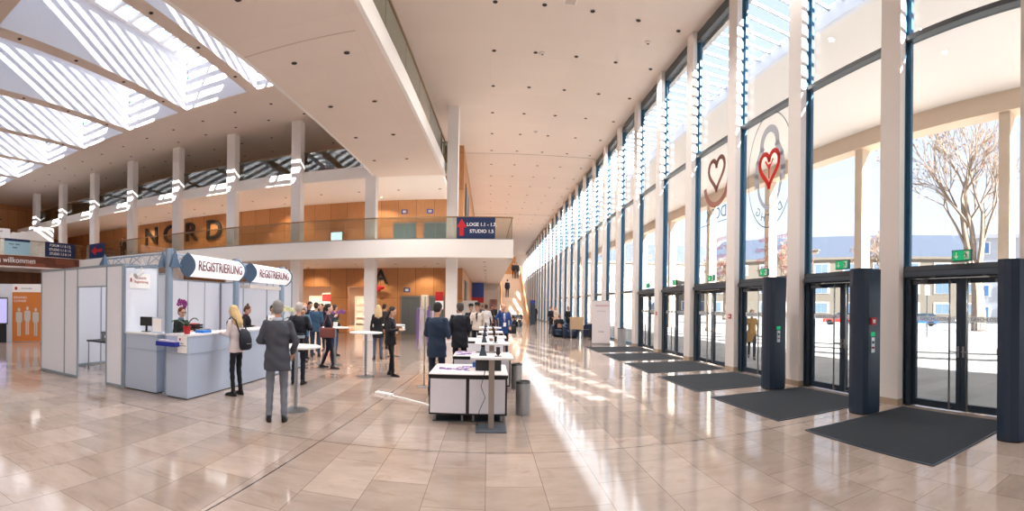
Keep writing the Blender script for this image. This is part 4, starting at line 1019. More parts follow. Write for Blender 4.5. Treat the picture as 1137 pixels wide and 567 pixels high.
MB().box(-0.08, -0.06, 0, 0.08, 0.06, 0.012).box(-0.02, 0, 0.012, 0.02, 0.02, 0.14).build('stand', BLACK, t); MB().box(-0.13, -0.02, 0.12, 0.13, 0.01, 0.3).build('screen', BLACK, t)
t = thing('counter_sign', 'upright white price notice standing on the long counter', 'notice', (-4.98, 9.55, ZL), 1.2)
MB().box(-0.11, 0, 0, 0.11, 0.006, 0.3).box(-0.11, 0, 0, 0.11, 0.07, 0.006).build('holder', mat('acrylic_pale', (205, 220, 245), 0.2), t); MB().box(-0.1, -0.003, 0.02, 0.1, 0, 0.28).build('sheet', SIGNW, t); text('lettering', 'Tageskarten\nTagesgebühr', NAVY, t, (0, -0.005, 0.2), 0.028, depth=0.0006)
box_thing('card_box', 'bright blue open box on the near end of the long counter', 'box', (-5.08, 6.95, ZL), (0.2, 0.26, 0.05), mat('box_blue', (40, 120, 210), 0.4))
# behind desks with bags
def desk(name, label, x0, y0, x1, y1, z=0.74, top=None):
    t = thing(name, label, 'table', (x0, y0, 0)); W_, D_ = x1-x0, y1-y0
    MB().box(0, 0, z-0.035, W_, D_, z).build('table_top', top or WHITE, t)
    for a in (0.04, W_-0.04):
        for b in (0.04, D_-0.04): MB().tube((a, b, 0), (a, b, z-0.035), 0.018, n=10).build('leg', STEEL, t)
    return t
desk('folding_table', 'dark topped table with chrome legs inside the booth doorway', -8.9, 7.2, -7.3, 7.9, top=BLACK)
for i, (x, y, lb) in enumerate(((-8.3, 7.5, 'grey plastic crate on booth table, left of the pair'), (-7.85, 7.5, 'grey plastic crate on booth table, right of the pair'))):
    t = thing('storage_crate', lb, 'crate', (x, y, 0.74)); MB().box(-0.2, -0.15, 0, 0.2, 0.15, 0.22).build('body', mat('crate_grey', (140, 142, 140), 0.6), t); MB().box(-0.21, -0.16, 0.19, 0.21, 0.16, 0.23).build('rim', mat('crate_dark', (110, 112, 112), 0.6), t); MB().box(-0.06, -0.165, 0.08, 0.06, -0.16, 0.14).build('tag', SIGNW, t)
box_thing('carton', 'orange brown carton on top of the right grey crate', 'box', (-7.85, 7.5, 0.97), (0.2, 0.2, 0.1), mat('carton_orange', (190, 90, 50), 0.7))
desk('folding_table', 'white work table behind the two reception counters', -7.2, 7.9, -5.9, 8.6, 0.9)
for i in range(6): 
    t = thing('conference_bag', 'folded dark conference bag with red trim, in the stack behind the near post', 'bag', (-6.35, 8.25, 0.9+0.055*i), group='stack of folded bags')
    MB().box(-0.2, -0.15, 0.001, 0.2, 0.15, 0.04).build('body', mat('bag_charcoal', (42, 40, 48), 0.8), t); MB().box(-0.21, -0.16, 0.04, 0.1, 0.16, 0.053).build('flap', REDM, t)
box_thing('paper_carton', 'brown carton of badges on the desk behind the long counter', 'box', (-6.0, 8.2, 0.9), (0.2, 0.3, 0.22), mat('carton_brown', (150, 135, 110), 0.8))

# ------------------------------------------------------------------ LEFT: screen and poster stand
t = thing('poster_stand', 'white exhibition box with an orange poster of three grey figures', 'display', (-16.2, 9.3, 0), 0)
a = Vector((-16.35, 9.25)); b = Vector((-15.75, 10.42)); t.location = (a.x, a.y, 0); t.rotation_euler = (0, 0, math.atan2(b.y-a.y, b.x-a.x)); Lp = (b-a).length
MB().box(-2.4, 0.02, 0, Lp+0.04, 1.2, 2.42).build('box', PANELW, t)
MB().box(0, 0, 2.08, Lp, 0.02, 2.42).build('header', SIGNW, t); MB().box(0, 0, 0.02, Lp, 0.02, 2.08).build('poster', mat('poster_orange', (214, 128, 56), 0.6), t)
text('lettering', 'SPEAKERS\nCORNER', SIGNW, t, (0.32, -0.003, 1.78), 0.13, depth=0.001)
for i in range(3):
    m = MB(); x = 0.28+0.35*i; z = 0.25+0.06*(i == 1)
    m.box(x-0.07, -0.006, z, x-0.01, 0, z+0.6); m.box(x+0.01, -0.006, z, x+0.07, 0, z+0.6); m.box(x-0.09, -0.006, z+0.55, x+0.09, 0, z+1.0); m.box(x-0.13, -0.006, z+0.6, x-0.09, 0, z+0.98); m.box(x+0.09, -0.006, z+0.6, x+0.13, 0, z+0.98)
    m.ell((x, -0.004, z+1.1), (0.055, 0.006, 0.08), 10, 6); m.build('figure', mat('poster_grey', (205, 205, 200), 0.6), t)
MB().box(0.1, -0.004, 2.18, 0.2, 0, 2.3).build('mark', DRD, t); text('lettering', 'Herzmedizin', NAVY, t, (0.6, -0.003, 2.24), 0.09, depth=0.001)
t = thing('display_screen', 'large upright monitor with a lilac picture on a black stand', 'screen', (-16.35-0.95*math.cos(t.rotation_euler[2]), 9.2-0.95*math.sin(t.rotation_euler[2]), 0), t.rotation_euler[2])
MB().box(-0.75, -0.25, 0, 0.75, 0.0, 0.75).build('base', BLACK, t); MB().box(-0.8, -0.2, 0.75, 0.8, -0.1, 1.85).build('housing', BLACK, t); MB().box(-0.76, -0.205, 0.8, 0.76, -0.2, 1.8).build('display', mat('display_lilac', (168, 165, 215), 0.3, emit=0.25, noise=0.1, scale=2), t)

# ------------------------------------------------------------------ MIDDLE: bar tables, desks
def bar_table(label, x, y, h=1.06, r=0.39):
    t = thing('bar_table', label, 'table', (x, y, 0))
    MB().lathe([(0.21, 0), (0.21, 0.012), (0.03, 0.03)], 28).build('base', STEEL, t); MB().tube((0, 0, 0.025), (0, 0, h-0.03), 0.03, n=14).build('pole', STEEL, t)
    MB().lathe([(r-0.02, h-0.03), (r, h-0.025), (r, h-0.004), (r-0.005, h)], 36).build('table_top', mat('table_top_pale', (232, 232, 232), 0.35), t)
    return t
bar_table('round white bar table right beside the man in the grey jacket', -2.98, 6.6, 1.04)
bar_table('round white bar table standing free near the woman with a cup', -2.85, 10.3)
bar_table('round white bar table farther back behind the standing crowd', -4.2, 11.95, 1.07)
bar_table('round white bar table behind the woman with a cup', -3.1, 14.6)
WD = mat('desk_white', (232, 232, 236), 0.4)
def monitor_table(label, y, x=0.065, w_=0.58, d=0.6, h=1.03, gname=None):
    t = thing('standing_desk', label, 'table', (x, y, 0))
    MB().box(-w_/2, -d/2, h-0.03, w_/2, d/2, h).build('table_top', WD, t, bevel=0.004)
    MB().box(-0.04, -0.03, 0.02, 0.04, 0.05, h-0.03).build('column', mat('column_taupe', (158, 148, 142), 0.4, metal=0.4), t)
    MB().box(-0.21, -0.2, 0, 0.21, 0.2, 0.02).build('base_plate', mat('plate_steel', (110, 122, 134), 0.35, metal=0.6), t)
    return t
def tablet(label, x, y, z, rz=0, kind=0):
    t = thing('tablet_computer', label, 'tablet', (x, y, z), rz)
    if kind:
        t.scale = (0.75, 0.75, 0.75)
        MB().box(-0.035, -0.012, 0.03, 0.035, 0.0, 0.17).build('screen', BLACK, t); MB().box(-0.06, -0.05, 0, 0.06, 0.05, 0.01).box(-0.015, 0, 0.01, 0.015, 0.015, 0.1).build('stand', SLATE, t)
    else:
        t.scale = (0.62, 0.62, 0.62)
        m = MB(); m.add([(-0.09, -0.05, 0.0), (0.09, -0.05, 0), (0.09, -0.035, 0), (-0.09, -0.035, 0), (-0.03, 0.04, 0.2), (0.03, 0.04, 0.2), (0.03, 0.055, 0.2), (-0.03, 0.055, 0.2)], [(0, 1, 5, 4), (7, 6, 2, 3), (0, 3, 2, 1), (4, 5, 6, 7), (1, 2, 6, 5), (3, 0, 4, 7)]); m.build('stand', SLATE, t)
        MB().tube((0, 0.06, 0.0), (0, 0.05, 0.19), 0.008, n=8).build('strut', STEEL, t); MB().cbox(0, 0.045, 0.21, 0.08, 0.02, 0.05).build('camera', BLACK, t)
    return t
PL = ['nearest of the row', 'second of the row', 'third of the row', 'fourth of the row', 'farthest of the row']
for i, (y, w_) in enumerate(((6.28, 0.58), (8.5, 0.64), (10.2, 0.66), (12.1, 0.64), (14.6, 0.7))):
    monitor_table('white topped standing desk on a flat column, %s' % PL[i], y, w_=w_, x=0.065 if i == 0 else 0.09)
    tablet('dark tablet on a wedge stand, left on the desk %s' % PL[i], -0.06, y-0.05, 1.03, 0.1)
    tablet('small upright dark tablet, right on the desk %s' % PL[i], 0.15, y-0.1, 1.03, -0.1, 1)
t = thing('desktop_computer', 'dark computer box standing on the front cabinet behind the desk column', 'computer', (0.02, 7.0, 0.71)); MB().box(-0.2, 0, 0, 0.2, 0.3, 0.27).build('case', mat('case_navy', (24, 30, 44), 0.5), t); MB().box(-0.17, -0.006, 0.03, 0.17, 0, 0.24).build('front', BLACK, t)
def cabinets(label, x, y, d, n=2):
    t = thing('low_cabinet', label, 'cabinet', (x, y, 0))
    MB().box(0, 0, 0.11, 0.575*n, d, 0.67).build('carcass', BLACK, t)
    MB().box(-0.01, -0.01, 0.67, 0.575*n+0.01, d, 0.71).build('top', mat('cabinet_top', (228, 222, 222), 0.4), t)
    MB().box(-0.012, -0.016, 0.655, 0.575*n+0.012, -0.01, 0.70).build('front_rail', BLACK, t)
    for i in range(n):
        MB().box(0.575*i+0.02, -0.02, 0.14, 0.575*i+0.545, 0, 0.64).build('door', mat('cabinet_white', (226, 228, 240), 0.35), t)
        MB().box(0.575*i+0.05, 0.05, 0.0, 0.575*i+0.52, d-0.05, 0.012).build('base_board', SLATE, t)
        for (a, b) in ((0.08, 0.08), (0.49, 0.08), (0.08, d-0.08), (0.49, d-0.08)): MB().tube((0.575*i+a, b, 0.012), (0.575*i+a, b, 0.11), 0.02, n=8).build('foot', STEEL, t)
    return t
cabinets('pair of low white cabinets with a black frame, nearest in the desk row', -0.85, 6.6, 1.15)
cabinets('low white cabinets with lanyards on top, second in the desk row', -0.68, 9.0, 0.85)
cabinets('low white cabinets farthest along the desk row', -0.66, 12.9, 1.3)
def lanyards(label, x, y, z, seed, n=7):
    rnd = random.Random(seed); t = thing('lanyard_pile', label, 'lanyards', (x, y, z)); m = MB()
    for i in range(n):
        p = [(rnd.uniform(-.2, .2), rnd.uniform(-.2, .2), 0.004+0.003*i)]
        for j in range(6): p.append((max(-.26, min(.26, p[-1][0]+rnd.uniform(-.12, .12))), max(-.24, min(.24, p[-1][1]+rnd.uniform(-.12, .12))), 0.004+0.003*i))
        m.path(p, 0.006, 4)
    m.build('ribbons', mat('lilac_ribbon', (150, 120, 190), 0.7), t)['kind'] = 'stuff'; 
    m = MB()
    for i in range(4): m.cbox(rnd.uniform(-.2, .2), rnd.uniform(-.2, .2), 0.03, 0.1, 0.07, 0.004)
    m.build('badge_sleeves', mat('badge_white', (235, 228, 240), 0.5), t)['kind'] = 'stuff'
lanyards('lilac lanyards lying loose on the nearest low cabinet', -0.5, 7.15, 0.712, 3); lanyards('lilac lanyards lying loose on the second low cabinet', -0.4, 9.45, 0.712, 4, 9)
t = thing('tissue_box', 'small bright blue open box on the nearest low cabinet', 'box', (-0.14, 7.45, 0.71)); MB().box(-0.1, -0.07, 0, 0.1, 0.07, 0.008).box(-0.1, -0.07, 0.008, 0.1, -0.06, 0.07).box(-0.1, 0.06, 0.008, 0.1, 0.07, 0.07).box(-0.1, -0.06, 0.008, -0.09, 0.06, 0.07).box(0.09, -0.06, 0.008, 0.1, 0.06, 0.07).build('tray', mat('tray_bright', (50, 110, 190), 0.4), t); MB().box(-0.06, -0.04, 0.01, 0.06, 0.04, 0.06).build('cards', SIGNW, t)
# cables
m = MB(); m.path([(0.0, 6.21, 1.0), (-0.03, 6.2, 0.8), (-0.08, 6.24, 0.6), (-0.02, 6.22, 0.45), (-0.1, 6.3, 0.25), (-0.14, 6.35, 0.03), (-0.1, 6.5, 0.01)], 0.005, 6); tag(m.build('cable', BLACK), 'thin black cable hanging beside the nearest desk column', 'cable')
t = thing('extension_lead', 'white extension lead with socket strip lying on the floor', 'extension cord', (0, 0, 0))
m = MB(); m.path([(-1.75, 8.25, 0.012), (-1.4, 8.0, 0.01), (-1.1, 7.75, 0.01), (-0.95, 7.6, 0.01)], 0.016, 8); m.build('cord', SIGNW, t); m = MB(); m.M = Matrix.Translation((-1.93, 8.33, 0)) @ Matrix.Rotation(-0.5, 4, 'Z'); m.box(-0.2, -0.05, 0.0, 0.2, 0.05, 0.05); m.build('socket_strip', SIGNW, t, bevel=0.008)
# bins
def bin_(label, x, y, r=0.115, h=0.52, nm='waste_bin'):
    t = thing(nm, label, 'bin', (x, y, 0)); MB().lathe([(r, 0), (r, h), (r-0.008, h), (r-0.008, 0.05), (0.001, 0.05)], 28).build('body', mat('bin_steel', (176, 180, 184), 0.42, metal=0.55, noise=0.08, scale=30), t); MB().ring([(r+0.003, h-0.03), (r+0.003, h+0.004), (r-0.01, h+0.004), (r-0.01, h-0.03)], 28).build('rim', mat('rim_steel', (120, 126, 130), 0.3, metal=1), t)
bin_('brushed steel waste bin nearest beside the desk row', 0.58, 7.2); bin_('brushed steel waste bin behind the nearer one by the desks', 0.62, 9.4)
bin_('tall steel waste bin by a facade column past the banner', 6.05, 19.7, 0.19, 0.78)
# lanyard stand
t = thing('lanyard_stand', 'slender steel pole stand hung with lilac lanyards', 'stand', (-1.32, 9.4, 0))
MB().lathe([(0.16, 0), (0.16, 0.012), (0.02, 0.03)], 24).build('base', STEEL, t); MB().tube((0, 0, 0.02), (0, 0, 1.9), 0.014, n=10).build('pole', STEEL, t)
m = MB()
for i in range(6): a = i*PI/3+0.2; m.tube((0, 0, 1.52+0.02*i), (0.16*math.cos(a), 0.16*math.sin(a), 1.6+0.02*i), 0.006, n=6)
m.build('hook_arms', STEEL, t)
rnd = random.Random(2)
for i in range(6):
    a = i*PI/3+0.2; m = MB()
    for q in range(5):
        x_, y_ = 0.15*math.cos(a)+rnd.uniform(-.03, .03), 0.15*math.sin(a)+rnd.uniform(-.03, .03); m.path([(x_, y_, 1.6+0.02*i), (x_+rnd.uniform(-.02, .02), y_, 1.3), (x_+rnd.uniform(-.03, .03), y_, 0.8+rnd.uniform(-.1, .2))], 0.009, 4)
    m.build('lanyard_bundle', mat('lilac_ribbon', (150, 120, 190), 0.7) if i % 2 else mat('white_ribbon', (232, 226, 240), 0.7), t)
t = thing('sign_stand', 'red and white upright sign on a pole behind the navy suited man', 'sign', (-1.45, 13.4, 0)); MB().lathe([(0.15, 0), (0.15, 0.012), (0.02, 0.03)], 20).build('base', STEEL, t); MB().tube((0, 0, 0.02), (0, 0, 2.1), 0.012, n=8).build('pole', STEEL, t)
MB().box(-0.12, -0.02, 1.6, 0.12, 0, 1.85).build('lower_board', SIGNW, t); MB().box(-0.12, -0.02, 1.85, 0.12, 0, 2.12).build('upper_board', REDM, t)
t = thing('banner', 'white roll up banner beside the oak corner, behind the caps', 'banner', (-1.0, 25.0, 0)); MB().box(-0.42, 0, 0.05, 0.42, 0.01, 2.0).build('sheet', SIGNW, t); MB().box(-0.44, -0.06, 0, 0.44, 0.06, 0.06).build('base', STEEL, t)
# roll-up banner near the facade
t = thing('banner', 'tall white roll up banner with QR style square by the glass facade', 'banner', (5.2, 20.2, 0), -0.15)
t['label'] = 'tall white roll up banner standing by the glass facade beyond the doors'
MB().box(-0.42, 0, 0.06, 0.42, 0.008, 2.02).build('sheet', mat('banner_pale', (232, 226, 230), 0.6), t); MB().box(-0.44, -0.09, 0, 0.44, 0.09, 0.06).build('base', STEEL, t); MB().box(-0.42, -0.005, 2.02, 0.42, 0.012, 2.05).build('top_rail', STEEL, t)
text('lettering', 'Herzmedizin', mat('text_red', (170, 40, 50), 0.6), t, (0.05, -0.004, 1.8), 0.13, depth=0.001)
text('lettering', 'Jahrestagung', GRY, t, (0.0, -0.004, 1.55), 0.08, depth=0.001); text('lettering', 'Leipzig', NAVY, t, (0.0, -0.004, 0.6), 0.09, depth=0.001)
# lounge furniture
NB = mat('lounge_blue', (34, 52, 78), 0.7)
def armchair(label, x, y, rz):
    t = thing('armchair', label, 'armchair', (x, y, 0), rz)
    m = MB(); n = 18; vs = []; 
    for i in range(n+1):
        a = PI*1.15-(-0.0) - i/n*PI*1.3 + PI*0.0; a = PI/2+PI*0.68 - i/n*PI*1.36
        h = 0.62+0.16*math.sin(PI*i/n)
        for r, z in ((0.42, 0.06), (0.46, h), (0.33, h), (0.31, 0.06)): vs.append((r*math.cos(a-PI), r*math.sin(a-PI), z))
    fs = []
    for i in range(n):
        for q in range(4): fs.append((i*4+q, i*4+(q+1) % 4, (i+1)*4+(q+1) % 4, (i+1)*4+q))
    fs += [(0, 3, 2, 1), (n*4, n*4+1, n*4+2, n*4+3)]; m.add(vs, fs); m.build('backrest', NB, t)
    MB().lathe([(0.30, 0.1), (0.31, 0.38), (0.27, 0.43), (0.001, 0.44)], 24).build('seat', NB, t)
    MB().lathe([(0.38, 0.0), (0.38, 0.06), (0.001, 0.06)], 20).build('base', BLACK, t)
    return t
armchair('dark blue tub armchair, leftmost of the lounge group', 4.1, 25.4, 2.6); armchair('dark blue tub armchair next to the leftmost one', 4.55, 24.4, 3.3)
armchair('dark blue tub armchair beside the white banner', 5.9, 23.4, 1.2); armchair('dark blue tub armchair against the facade at the back', 6.0-0.1, 25.9, 0.9); armchair('dark blue tub armchair farthest in the lounge group', 4.7, 28.3, -1.5)
t = thing('display_board', 'pale wooden board box standing among the armchairs', 'box', (4.75, 22.8, 0)); t.location = (4.65, 23.2, 0); MB().box(-0.35, -0.1, 0.55, 0.35, 0.1, 1.2).build('board', mat('board_wood', (190, 164, 132), 0.6), t)
for a in (-0.3, 0.3): MB().box(a-0.03, -0.08, 0, a+0.03, 0.08, 0.55).build('leg', STEEL, t)
t = thing('side_table', 'low dark square coffee table between the armchairs', 'table', (5.35, 24.8, 0)); MB().box(-0.35, -0.35, 0.42, 0.35, 0.35, 0.46).build('table_top', BLACK, t)
for a in (-0.3, 0.3):
    for b in (-0.3, 0.3): MB().box(a-0.02, b-0.02, 0, a+0.02, b+0.02, 0.42).build('leg', BLACK, t)
# distant displays
t = thing('info_totem', 'slim dark info column with a blue top far along the facade', 'sign', (4.2, 42, 0)); MB().box(-0.25, 0, 0, 0.25, 0.12, 2.3).build('body', SLATE, t); MB().box(-0.24, -0.01, 2.0, 0.24, 0, 2.28).build('head', mat('sign_blue', (40, 70, 160), 0.5), t)
t = thing('hanging_banner', 'blue and red hanging banner far down the passage', 'banner', (-0.9, 42, 2.0)); MB().box(-0.9, 0, 0.5, 0.5, 0.02, 1.85).build('blue_half', mat('banner_blue', (60, 90, 170), 0.6), t); MB().box(-0.9, 0, 0, 0.5, 0.02, 0.5).build('red_half', mat('banner_redx', (215, 70, 80), 0.6), t)
t = thing('banner', 'pink and white panel far down the passage beside the stair', 'banner', (0.45, 46, 0)); MB().box(-0.3, 0, 0, 0.5, 0.02, 2.4).build('sheet', mat('banner_pink', (235, 190, 195), 0.6), t)
# ------------------------------------------------------------------ PEOPLE
def solidify(mb, vox, smooth=3):
    """join the overlapping pieces of a figure into one closed skin"""
    me = bpy.data.meshes.new('tmp'); me.from_pydata(mb.v, [], mb.f); me.update()
    o = bpy.data.objects.new('tmp', me)
    r = o.modifiers.new('r', 'REMESH'); r.mode = 'VOXEL'; r.voxel_size = vox; r.use_smooth_shade = True
    if smooth:
        s = o.modifiers.new('s', 'SMOOTH'); s.iterations = smooth; s.factor = 0.5
    return evaluated_mesh(o)
def ripple(me, amp, kz, kx):
    nr = [v.vector.copy() for v in me.vertex_normals]; out = []
    for v, q in zip(me.vertices, nr):
        c = v.co; out += list(c + q*amp*math.sin(c.z*kz+c.x*kx+math.sin(c.y*30)))
    me.vertices.foreach_set('co', out); me.update()
def addmesh(nm, name, m, parent, label=None):
    nm.name = name; nm.materials.clear(); nm.materials.append(m); nm.shade_smooth()
    o = bpy.data.objects.new(name, nm); COL.objects.link(o); o.parent = parent
    if label: o['label'] = label
    return o
SKIN = mat('skin', (214, 164, 138), 0.6, noise=0.04); SKIN2 = mat('skin_pale', (226, 182, 160), 0.6, noise=0.04)
LINE = mat('eye_dark', (40, 30, 28), 0.5); LIP = mat('lips', (170, 90, 84), 0.6)
STAND = dict(ls=(-.168, 0, 1.405), rs=(.168, 0, 1.405), le=(-.215, -.03, 1.13), re=(.215, -.03, 1.13), lw=(-.225, .05, .89), rw=(.225, .05, .89),
             lh=(-.09, 0, .93), rh=(.09, 0, .93), lk=(-.10, .025, .50), rk=(.10, .025, .50), la=(-.11, -.02, .085), ra=(.11, -.02, .085), neck=(0, -.01, 1.47), chest=(0, 0, 1.28))
def person(label, x, y, face, h=1.75, pose=None, top=(40, 46, 62), leg=(36, 38, 46), shoe=(22, 22, 24), hair=(60, 44, 34), hs='short', female=False,
           hem=0.80, head_turn=0.0, nod=0.0, shirt=None, tie=None, skin=SKIN, vox=0.014, group=None, z=0.0, collar=None, hat=None, skirt=None, glasses=False, beard=None, tag_='clothes', legsw=1.0, bulk=1.0):
    s = h/1.75; P = dict(STAND)
    if pose: P.update(pose)
    P = {k: Vector(v)*s for k, v in P.items()}
    t = thing('person', label, 'person', (x, y, z), face, group)       # face: rotation, figure looks along its +Y
    fm = 0.88 if female else 1.0
    S = s
    if female:
        for k in ('ls', 'rs'): P[k] = Vector((P[k].x*0.86, P[k].y, P[k].z))
    nk = P['neck']; hd = nk + Vector((0, .022, .16))*S                    # head centre
    HM = Matrix.Translation(nk+Vector((0, 0, .06*S))) @ Matrix.Rotation(head_turn, 4, 'Z') @ Matrix.Rotation(-nod, 4, 'X') @ Matrix.Translation(-(nk+Vector((0, 0, .06*S))))
    hips = (P['lh']+P['rh'])/2; ch = P['chest']
    # ---- body
    b = MB()
    b.cap(nk-Vector((0, 0, .06*S)), nk+Vector((0, .008, .08))*1.0, .056*S*fm, .052*S*fm)
    b.M = HM
    b.ell(hd+Vector((0, -.005, .02))*S, (.074*S, .094*S, .100*S)); b.ell(hd+Vector((0, .022, -.045))*S, (.058*S, .068*S, .072*S)); b.ell(hd+Vector((0, .055, -.085))*S, (.028*S, .026*S, .024*S))
    b.cap(hd+Vector((0, .088, .012))*S, hd+Vector((0, .104, -.022))*S, .009*S, .016*S, 8)
    b.ell(hd+Vector((0, .084, -.052))*S, (.024*S, .012*S, .012*S)); b.ell(hd+Vector((0, .082, .035))*S, (.05*S, .016*S, .012*S))
    for q in (-1, 1): b.ell(hd+Vector((.076*q, -.005, -.005))*S, (.011*S, .02*S, .032*S))
    b.M = None
    def torso(mb, k, z0=None, w=1.0):
        dn = [(hips+Vector((0, 0, -.05*S)), .15, .10), (hips+Vector((0, 0, .02*S)), .165, .115), (hips.lerp(ch, .45), .145*fm, .104), (ch, .165*fm, .118), (ch.lerp(nk, .5), .160*fm, .11), (ch.lerp(nk, .78), .115*fm, .088), (nk, .058, .058)]
        if z0 is not None:
            hw = .166 if female else .168
            dn = [(hips+Vector((0, 0, z0*S-hips.z)), hw*1.02, .128), (hips, hw, .125)] + dn[2:]
        mb.loft([(c, rx*S*k*w, ry*S*k*w) for c, rx, ry in dn])
    torso(b, 0.92)
    for q in 'lr':
        b.cap(P[q+'s'], P[q+'e'], .046*S*fm, .038*S*fm); b.cap(P[q+'e'], P[q+'w'], .038*S*fm, .026*S*fm)
        b.cap(P[q+'h'], P[q+'k'], .066*S*legsw, .046*S*legsw); b.cap(P[q+'k'], P[q+'a'], .046*S*legsw, .032*S)
        b.cap(P[q+'a'], P[q+'a']+Vector((0, .12, -.045))*S, .032*S, .024*S)
        w_ = P[q+'w']; fd = (w_-P[q+'e']).normalized(); pc = w_+fd*.045*S
        b.cap(w_, w_+fd*.075*S, .024*S, .03*S, 8)
    nm = solidify(b, vox, 2)
    body = addmesh(nm, 'body', skin, t)
    # fingers are grown on the same mesh
    f = MB(); f.v = [tuple(v.co) for v in nm.vertices]; f.f = [tuple(p.vertices) for p in nm.polygons]
    for q in 'lr':
        w_ = P[q+'w']; fd = (w_-P[q+'e']).normalized(); sd_ = fd.cross(Vector((0, 0, 1)) if abs(fd.z) < .8 else Vector((1, 0, 0))).normalized()
        if abs(fd.z) >= .8: sd_ = Vector((0, 1, 0))
        inw = sd_.cross(fd).normalized()
        tgt = Vector((-1 if q == 'r' else 1, 0, 0)) if abs(fd.z) >= .8 else Vector((0, 0, -1))
        if inw.dot(tgt) < 0: inw = -inw
        for i in range(4):
            o_ = sd_*(-.026+.0175*i)*S; a = w_+fd*.085*S+o_; L_ = (.062, .072, .068, .052)[i]*S if q == 'l' else (.052, .068, .072, .062)[i]*S
            f.path([a, a+fd*L_*.5+inw*.010*S, a+fd*L_*.85+inw*.030*S], [.0092*S, .0085*S, .0065*S], 6)
        th = w_+fd*.035*S+sd_*.026*S; f.path([th, th+fd*.03*S+sd_*.022*S+inw*.012*S, th+fd*.058*S+sd_*.024*S+inw*.026*S], [.012*S, .010*S, .008*S], 6)
    me2 = bpy.data.meshes.new('body'); me2.from_pydata(f.v, [], f.f); me2.update(); me2.materials.append(skin); me2.shade_smooth(); body.data = me2
    # ---- clothes
    TM = mat('%s_top_%d_%d_%d' % ((tag_,)+top), top, 0.85, noise=0.12, scale=14); LM_ = mat('%s_leg_%d_%d_%d' % ((tag_,)+leg), leg, 0.85, noise=0.1, scale=14)
    c = MB(); torso(c, 1.08*bulk, z0=hem)
    for q in 'lr':
        c.cap(nk+Vector((0, 0, -.075*S)), P[q+'s']+Vector((0, 0, .005*S)), .058*S*fm, .050*S*fm*bulk)
        c.cap(P[q+'s'], P[q+'e'], .060*S*fm*bulk, .052*S*fm*bulk); c.cap(P[q+'e'], P[q+'e'].lerp(P[q+'w'], .93), .054*S*fm*bulk, .042*S*fm*bulk)
    nm = solidify(c, vox, 4)
    ripple(nm, 0.004, 38, 22)      # soft folds
    addmesh(nm, 'jacket' if hem <= .82 else 'sweater', TM, t)
    l = MB()
    if skirt is not None:
        l.loft([(hips+Vector((0, 0, skirt*S-hips.z)), .20*S, .16*S), (hips, .165*S, .12*S), (hips+Vector((0, 0, .1*S)), .14*S, .105*S)])
    else:
        l.ell(hips+Vector((0, -.01, -.01))*S, (.162*S, .118*S, .12*S))
        for q in 'lr':
            l.cap(P[q+'h'], P[q+'k'], .088*S*legsw, .064*S*legsw); l.cap(P[q+'k'], P[q+'a']+Vector((0, 0, .0)), .063*S*legsw, .050*S*legsw)
    nm = solidify(l, vox, 3)
    ripple(nm, 0.003, 45, 15)
    addmesh(nm, 'skirt' if skirt is not None else 'trousers', LM_, t)
    SM = mat('shoe_%d_%d_%d' % shoe, shoe, 0.35)
    for q in 'lr':
        a = P[q+'a']; m = MB(); fw = Vector((0.12 if q == 'r' else -0.12, 1, 0)).normalized()
        g = Vector((a.x, a.y, a.z-.085*S)); k = math.atan2(-fw.x, fw.y); m.M = Matrix.Translation(g) @ Matrix.Rotation(k, 4, 'Z')
        m.loft([((0, .055*S, .002), .043*S, .135*S), ((0, .055*S, .022*S), .045*S, .138*S), ((0, .045*S, .05*S), .042*S, .12*S), ((0, .01*S, .075*S), .038*S, .07*S), ((0, -.01*S, .10*S), .036*S, .045*S)], 16)
        m.build('shoe', SM, t, smooth=True)
    # ---- hair
    HMt = mat('hair_%d_%d_%d' % hair, hair, 0.7, noise=0.25, scale=60)
    hb = MB(); hb.M = HM
    if hs != 'bald':
        hb.ell(hd+Vector((0, -.022, .040))*S, (.084*S, .098*S, .092*S))
        hb.ell(hd+Vector((0, -.050, -.005))*S, (.078*S, .066*S, .085*S))
    else:
        hb.ell(hd+Vector((0, -.062, -.015))*S, (.074*S, .045*S, .05*S))
        for q in (-1, 1): hb.ell(hd+Vector((.066*q, -.03, .0))*S, (.014*S, .04*S, .035*S))
    if hs == 'long':
        for q, yy in ((-1, -.03), (0, -.075), (1, -.03), (-.6, -.06), (.6, -.06)):
            hb.path([hd+Vector((.066*q, yy, .03))*S, hd+Vector((.082*q, yy-.03, -.10))*S, hd+Vector((.085*q, yy-.045, -.24))*S, hd+Vector((.06*q, yy-.04, -.33))*S], [.036*S, .044*S, .042*S, .016*S], 8)
    if hs == 'bob':
        for q in (-1, 1): hb.ell(hd+Vector((.066*q, -.025, -.03))*S, (.026*S, .055*S, .085*S))
        hb.ell(hd+Vector((0, -.06, -.05))*S, (.07*S, .045*S, .08*S))
    if hs == 'bun':
        hb.ell(hd+Vector((0, -.05, .145))*S, (.036*S, .036*S, .034*S))
    if hs == 'tail':
        hb.path([hd+Vector((0, -.11, .03))*S, hd+Vector((0, -.15, -.04))*S, hd+Vector((0, -.14, -.16))*S], [.028*S, .03*S, .012*S], 8)
    hb.M = None
    nm = solidify(hb, max(.009, vox*.8), 1)
    addmesh(nm, 'hair', HMt, t)
    # ---- face
    fc_ = MB(); fc_.M = HM
    for q in (-1, 1): fc_.ell(hd+Vector((.031*q, .086, .012))*S, (.012*S, .006*S, .006*S), 8, 5)
    fc_.build('eyes', LINE, t)
    mo = MB(); mo.M = HM; mo.ell(hd+Vector((0, .094, -.053))*S, (.020*S, .006*S, .006*S), 8, 5); mo.build('mouth', LIP, t)
    if beard:
        m = MB(); m.M = HM; m.ell(hd+Vector((0, .045, -.075))*S, (.056*S, .052*S, .048*S)); m.build('beard', mat('hair_%d_%d_%d' % beard, beard, 0.8, noise=0.25, scale=60), t, smooth=True)
